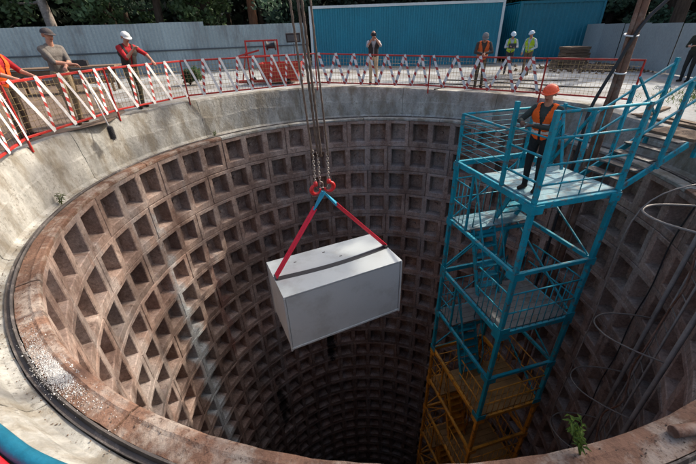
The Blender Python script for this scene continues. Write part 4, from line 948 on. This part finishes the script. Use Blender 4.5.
def person(label, loc, face, colors, wr, wl, lean=.05, headpitch=.2, headyaw=0, vest=None, hat=None, vox=.011, legs=(0, 0), hints=((.6, -.6, -.5), (-.6, -.6, -.5)), group='people round the shaft', sleeve='top', scale=1.0, stripes='h', hair=(.05, .04, .03)):
    """face: world direction (x, y); wr/wl: wrists of right (+x) and left (-x) hand in the body frame, facing +y"""
    X = lambda x, y, z: Vector((x, y, z))
    pel = X(0, 0, .96); RX = Matrix.Rotation(-lean, 3, 'X')
    def up_(x, y, z): return pel + RX @ (Vector((x, y, z)) - pel)
    fd = RX @ Vector((0, 1, 0))
    pr = []
    A = lambda p0, p1, r0, r1, tg, flat=1.0, f=None: pr.append((p0, p1, r0, r1, tg, flat, f or fd))
    A(X(-.065, 0, .95), X(.065, 0, .95), .118, .118, 'legs', .85); A(up_(-.03, 0, 1.02), up_(-.03, .01, 1.22), .125, .13, 'top', .8); A(up_(.03, 0, 1.02), up_(.03, .01, 1.22), .125, .13, 'top', .8)
    A(up_(-.075, .0, 1.30), up_(.075, .0, 1.30), .135, .135, 'top', .82); A(up_(-.145, -.01, 1.405), up_(.145, -.01, 1.405), .07, .07, 'top'); A(up_(-.06, -.02, 1.45), up_(.06, -.02, 1.45), .05, .05, 'top')
    nk = up_(0, .0, 1.47); HR = RX @ Matrix.Rotation(-headpitch, 3, 'X') @ Matrix.Rotation(headyaw, 3, 'Z')
    hb = up_(0, .01, 1.53); hd = lambda x, y, z: hb + HR @ Vector((x, y, z))
    A(nk, hd(0, .01, .03), .058, .054, 'skin')
    hf = HR @ Vector((1, 0, 0))
    A(hd(0, -.012, .135), hd(0, .022, .135), .088, .084, 'skin', .88, hf); A(hd(0, .03, .055), hd(0, .045, .09), .052, .062, 'skin', .95, hf); A(hd(0, .06, .035), hd(0, .06, .04), .03, .03, 'skin')
    A(hd(0, .104, .105), hd(0, .122, .078), .009, .014, 'skin'); A(hd(-.02, .088, .052), hd(.02, .088, .052), .011, .011, 'lip')
    for s in (-1, 1): A(hd(s*.083, -.005, .085), hd(s*.086, -.012, .118), .014, .018, 'skin'); A(hd(s*.033, .088, .128), hd(s*.042, .086, .128), .011, .010, 'brow')
    hands = []
    for s, w, hint in ((1, wr, hints[0]), (-1, wl, hints[1])):
        sh_ = up_(s * .185, -.01, 1.40); e, w = ik(sh_, w, hint)
        A(sh_, e, .062, .048, 'top'); st = sleeve
        A(e, w, .044 if st == 'top' else .042, .036 if st == 'top' else .029, 'top' if st == 'top' else 'skin')
        if sleeve == 'short': pr.append((sh_.lerp(e, .85), e, .046, .044, 'skin', 1.0, fd))
        d = (w - e).normalized(); n_ = (Vector((0, .3, -1)) - d * Vector((0, .3, -1)).dot(d)).normalized(); sd_ = d.cross(n_)
        A(w, w + d * .075, .03, .036, 'hand', .6, n_)
        for k in range(4):
            b = w + d * .085 + sd_ * (.028 - .0187 * k); ln = (.038, .044, .042, .032)[k]; m1 = b + (d * .85 + n_ * .5) * ln; m2 = m1 + (d * .35 + n_ * .95) * ln * .8
            A(b - d * .02, m1, .0105, .010, 'hand'); A(m1, m2, .010, .008, 'hand')
        tb = w + d * .025 + sd_ * (.03 * (1 if s > 0 else -1)); t1 = tb + d * .035 + sd_ * (.022 * (1 if s > 0 else -1)) + n_ * .015; A(tb, t1, .013, .011, 'hand'); A(t1, t1 + d * .028 + n_ * .012, .011, .009, 'hand')
        hands.append(w + d * .06)
    for s, st in ((1, legs[0]), (-1, legs[1])):
        hip = X(s * .088, 0, .92); kn = X(s * .10, .03 + st * .5, .50); an = X(s * .105, -.02 + st, .095)
        A(hip, kn, .092, .064, 'legs'); A(kn, an, .062, .047, 'legs'); A(an + X(0, -.0, -.02), an + X(0, 0, -.03), .048, .05, 'legs'); A(an + X(0, -.03, -.05), an + X(s * .02, .15, -.056), .045, .036, 'shoe'); A(an, an + X(0, .02, -.04), .045, .046, 'shoe')
    pr = [(Vector(p[0]) * scale, Vector(p[1]) * scale, p[2] * scale, p[3] * scale, *p[4:]) for p in pr]
    me = remesh(pr, vox); tags, _ = face_tags(me, pr); tg = ['skin', 'top', 'legs', 'shoe', 'hand', 'lip', 'brow']
    rotz = math.atan2(-face[0], face[1])
    t = thing('person', label, 'person', loc, group); t.rotation_euler = (0, 0, rotz)
    me.name = 'body'; me.materials.clear()
    for k in tg:
        me.materials.append({'skin': M['skin'], 'hand': colors.get('glove') or M['skin'], 'lip': cl((.30, .12, .09)), 'brow': cl(hair)}.get(k) or colors[k])
    me.polygons.foreach_set('material_index', [tg.index(x) for x in tags])
    o = bpy.data.objects.new('body', me); col.objects.link(o); o.parent = t; WL[o.name] = (0, 0, 0)
    WL[t.name] = (0, 0, 0)
    S = lambda v: v * scale
    def child(name, me_): c = bpy.data.objects.new(name, me_); col.objects.link(c); c.parent = t; WL[c.name] = (0, 0, 0); return c
    if vest:
        vp = [(S(up_(-.035, 0, 1.0)), S(up_(-.035, .01, 1.22)), .142*scale, .146*scale, 'v', .84, fd), (S(up_(.035, 0, 1.0)), S(up_(.035, .01, 1.22)), .142*scale, .146*scale, 'v', .84, fd), (S(up_(-.08, 0, 1.30)), S(up_(.08, 0, 1.30)), .148*scale, .148*scale, 'v', .86, fd), (S(up_(-.105, -.01, 1.41)), S(up_(.105, -.01, 1.41)), .082*scale, .082*scale, 'v', 1, fd)]
        vm = remesh(vp, .013, 2); vm.name = 'vest'; vm.materials.clear(); vm.materials.append(vest[0]); vm.materials.append(vest[1])
        n = len(vm.polygons); c = np.zeros(n*3); vm.polygons.foreach_get('center', c); c = c.reshape(-1, 3) / scale
        loc_ = (c - np.array(pel)) @ np.array(RX); h = loc_[:, 2] + .96
        mi = ((h > 1.03) & (h < 1.075)) | ((h > 1.15) & (h < 1.195)) if stripes != 'v' else ((h > 1.03) & (h < 1.075))
        mi |= (np.abs(np.abs(loc_[:, 0]) - .105) < .02) & (h > 1.2) if stripes == 'v' else False
        vm.polygons.foreach_set('material_index', mi.astype(int).tolist())
        bm = bmesh.new(); bm.from_mesh(vm); bm.faces.ensure_lookup_table()
        kill = [bm.faces[i] for i in range(n) if h[i] < .90 or (loc_[i, 1] > .02 and abs(loc_[i, 0]) < .018 + max(0, h[i] - 1.2) * .3) or (h[i] > 1.43 and abs(loc_[i, 0]) < .075)]
        bmesh.ops.delete(bm, geom=kill, context='FACES'); bm.to_mesh(vm); bm.free(); child('vest', vm)
    if hat:
        kind, hm = hat; mb = MB(); q = HR
        def H(x, y, z): return S(hb + HR @ Vector((x, y, z)))
        rx, ry, rz_, z0 = ((.110, .128, .108, .142) if kind == 'helmet' else (.098, .114, .088, .142) if kind == 'cap' else (.099, .115, .100, .10))
        nr, ns = 7, 24
        y0 = .0
        for i in range(nr):
            a = i / (nr - 1) * math.pi / 2 * .999
            for k in range(ns):
                b = 2 * math.pi * k / ns; ridge = 1 + (.03 * math.cos(a) * 0 + (.035 if kind == 'helmet' and abs(math.cos(b)) < .22 else 0) * math.sin(a))
                zl = (-.06 * max(0, -math.sin(b)) if kind == 'hair' else 0) * (1 - i / (nr-1))
                mb.v.append(tuple(H(rx * math.cos(a) * math.cos(b), y0 + ry * math.cos(a) * math.sin(b), z0 + zl + rz_ * math.sin(a) * ridge)))
        for i in range(nr - 1):
            for k in range(ns): mb.f.append((i*ns+k, i*ns+(k+1) % ns, (i+1)*ns+(k+1) % ns, (i+1)*ns+k)); mb.m.append(0); mb.sm.append(True)
        ho = mb.build({'helmet': 'helmet', 'cap': 'cap', 'hair': 'hair'}[kind], hm, t)
        if kind != 'hair':
            mb = MB(); vs = []; fs = []; full = kind == 'helmet'
            ks = range(0, 25) if full else range(2, 11)
            for k in ks:
                b = 2 * math.pi * k / 24; fw = max(0, math.sin(b)); ext = (.010 + .030 * fw ** 2) if full else .058 * fw ** .7
                for e in (0, ext): vs += [H((rx + e * .6) * math.cos(b), y0 + (ry + e) * math.sin(b), z0 + .004 - e * .25), H((rx + e * .6) * math.cos(b), y0 + (ry + e) * math.sin(b), z0 - .004 - e * .25)]
            m_ = len(list(ks))
            for i in range(m_ - 1):
                o_ = i * 4; fs += [(o_, o_+2, o_+6, o_+4), (o_+1, o_+5, o_+7, o_+3), (o_+2, o_+3, o_+7, o_+6)]
            mb.add(vs, fs, 0, True); mb.build('visor' if not full else 'brim', hm, t)
    return t, hb, hands, HR
W_ORANGE = cl((.78, .12, .02)); W_YEL = cl((.36, .50, .03)); REFL = cl((.62, .62, .58))
dk = cl((.028, .032, .030)); boot = cl((.03, .022, .018))
pw = T(.46, .27, ZT)
person('worker in orange vest and red hard hat standing on the blue tower deck', tuple(pw), (-.80, -.62), dict(top=cl((.045, .055, .050)), legs=cl((.02, .023, .025)), shoe=boot, glove=cl((.10, .06, .045))), (.20, .38, 1.22), (.02, .30, 1.17), lean=.08, headpitch=.12, vest=(W_ORANGE, REFL), hat=('helmet', mat('helmet_red', (.80, .085, .02), .35, .1, 5, bump=.02)), vox=.0095, hints=((.7, -.5, -.4), (-.7, -.5, -.4)))
def at_col(az, r): q = pol(az, r); return (q.x, q.y, gz(q.x, q.y))
def facing(loc, tx=CX, ty=CY): return (tx - loc[0], ty - loc[1])
l1 = at_col(-90.6, 6.86)
person('man in orange vest at the left frame edge resting a forearm on the barrier', l1, facing(l1), dict(top=cl((.32, .02, .025)), legs=cl((.10, .07, .05)), shoe=boot), (.12, .42, 1.05), (-.22, .44, 1.08), lean=.12, vest=(W_ORANGE, W_ORANGE), sleeve='short', hat=('hair', cl((.06, .04, .03))))
l2 = at_col(-80.2, 6.74)
person('man in grey polo shirt and khaki trousers with arms crossed on the barrier', l2, facing(l2, 1.5, 5.5), dict(top=cl((.15, .135, .12)), legs=cl((.25, .19, .12)), shoe=cl((.12, .07, .045))), (-.04, .36, 1.13), (.07, .34, 1.10), lean=.07, headpitch=.12, scale=1.07, sleeve='short', hat=('cap', cl((.07, .06, .06))), legs=(.05, -.06), vox=.0095, hints=((.9, -.2, -.5), (-.9, -.2, -.5)))
l3 = at_col(-64.6, 6.74)
t3, hb3, hands3, HR3 = person('man in red shirt, dark waistcoat and white cap leaning over the barrier', l3, facing(l3, 1.2, 5.8), dict(top=cl((.40, .025, .03)), legs=cl((.11, .10, .07)), shoe=boot), (.03, .42, 1.34), (-.36, .42, 1.08), lean=.25, headpitch=.2, scale=1.04, sleeve='short', vest=(cl((.05, .045, .04)), cl((.05, .045, .04))), hat=('cap', cl((.62, .62, .60))), legs=(.06, -.08), vox=.0095, hints=((.5, -.2, -.9), (-.9, -.2, -.3)))
l4 = (1.15, 14.1, gz(1.15, 14.1))
t4, hb4, hands4, HR4 = person('man in tan trousers on the far side taking a photograph', l4, (-.02, -1), dict(top=cl((.36, .36, .37)), legs=cl((.46, .36, .25)), shoe=boot), (.07, .26, 1.50), (-.08, .26, 1.50), lean=.02, headpitch=.05, sleeve='short', vest=(cl((.05, .045, .045)), cl((.05, .045, .045))), hat=('hair', cl((.10, .08, .07))), legs=(.02, -.03), hints=((.6, .1, -.8), (-.6, .1, -.8)))
cm_ = thing('photo_camera', 'black camera held to the eye of the man in tan trousers', 'camera', (0, 0, 0)); cm_.location = l4; cm_.rotation_euler = t4.rotation_euler; WL[cm_.name] = (0, 0, 0)
one('camera_body', M['black'], cm_, lambda q: q.box((0, .20, 1.64), (.15, .07, .10))); one('lens', M['black'], cm_, lambda q: q.lathe((0, .235, 1.64), [(.01, 0), (.04, 0), (.042, .09), (.036, .1), (.01, .095)], 14, axis=(0, 1, 0)))
l5 = (4.72, 12.95, gz(4.72, 12.95))
person('man in dark clothes and orange vest bowed over the far barrier', l5, (-.25, -1), dict(top=cl((.06, .055, .05)), legs=cl((.07, .06, .05)), shoe=boot), (.05, .38, 1.10), (-.06, .36, 1.12), lean=.22, headpitch=.5, vest=(cl((.62, .13, .04)), cl((.5, .3, .2))), hat=('cap', cl((.20, .20, .20))), hints=((.9, -.2, -.4), (-.9, -.2, -.4)), legs=(.03, -.04))
l6 = (7.5, 17.2, gz(7.5, 17.2)); hw = mat('helmet_pale', (.58, .68, .72), .4, .1, 5, bump=.02)
person('woman in yellow vest and pale helmet holding a dark tablet', l6, (-.3, -1), dict(top=cl((.42, .45, .46)), legs=cl((.05, .05, .06)), shoe=boot), (.12, .33, 1.18), (-.12, .33, 1.16), headpitch=.4, vest=(W_YEL, cl((.40, .50, .2))), hat=('helmet', hw), scale=.96, group='people round the shaft')
l7 = (8.0, 16.5, gz(8.0, 16.5))
person('person in yellow vest and pale helmet beside the one with the tablet', l7, (-.9, -.7), dict(top=cl((.40, .46, .48)), legs=cl((.13, .09, .06)), shoe=boot), (.24, .12, .95), (-.2, .25, 1.05), headpitch=.2, vest=(W_YEL, cl((.40, .50, .2))), hat=('helmet', hw), scale=.97)
tb = thing('tablet', 'dark tablet held by the woman in the yellow vest', 'tablet', (0, 0, 0)); tb.location = l6; tb.rotation_euler = (0, 0, math.atan2(.3, -1)); WL[tb.name] = (0, 0, 0)
one('tablet_case', M['black'], tb, lambda q: q.box((0, .39, 1.15), (.30, .02, .21), Matrix.Rotation(.5, 3, 'X'))); one('screen', M['fence_dark'], tb, lambda q: q.box((0, .378, 1.156), (.26, .006, .17), Matrix.Rotation(.5, 3, 'X')))
l8 = (11.9, 12.9, gz(11.9, 12.9))
person('man in dark green clothes standing by the right fence', l8, (-1, -.4), dict(top=cl((.035, .04, .03)), legs=cl((.03, .03, .03)), shoe=boot), (.1, .3, 1.15), (-.1, .3, 1.15), headpitch=.2, hat=('cap', cl((.03, .03, .03))), scale=.98)
# fur covered boom microphone held out over the collar by the grey shirted man's side
bmq = thing('boom_microphone', 'pale pole with a dark furry microphone hanging over the collar', 'microphone', (-5.3, 8.1, -.3))
p_a, p_b = Vector((-5.62, 8.28, .93)), Vector((-5.30, 8.02, -.02))
one('pole', M['tape_white'], bmq, lambda q: q.tube([p_a, p_b], .014, 8))
mb = MB(); rr = random.Random(2); cc = p_b + Vector((.02, -.02, -.15)); prim_mesh(mb, cc + up * .10, cc - up * .10, .06, .06)
for i in range(900):
    z = rr.uniform(-.15, .15); a = rr.uniform(0, 6.28); n_ = Vector((math.cos(a), math.sin(a), rr.gauss(0, .3))); s = cc + up * z + n_ * .052; w = Vector((-math.sin(a), math.cos(a), 0)) * .004
    mb.add([s - w, s + w, s + n_ * .035 + up * -.02], [(0, 1, 2)])
mb.build('windshield', M['black'], bmq)
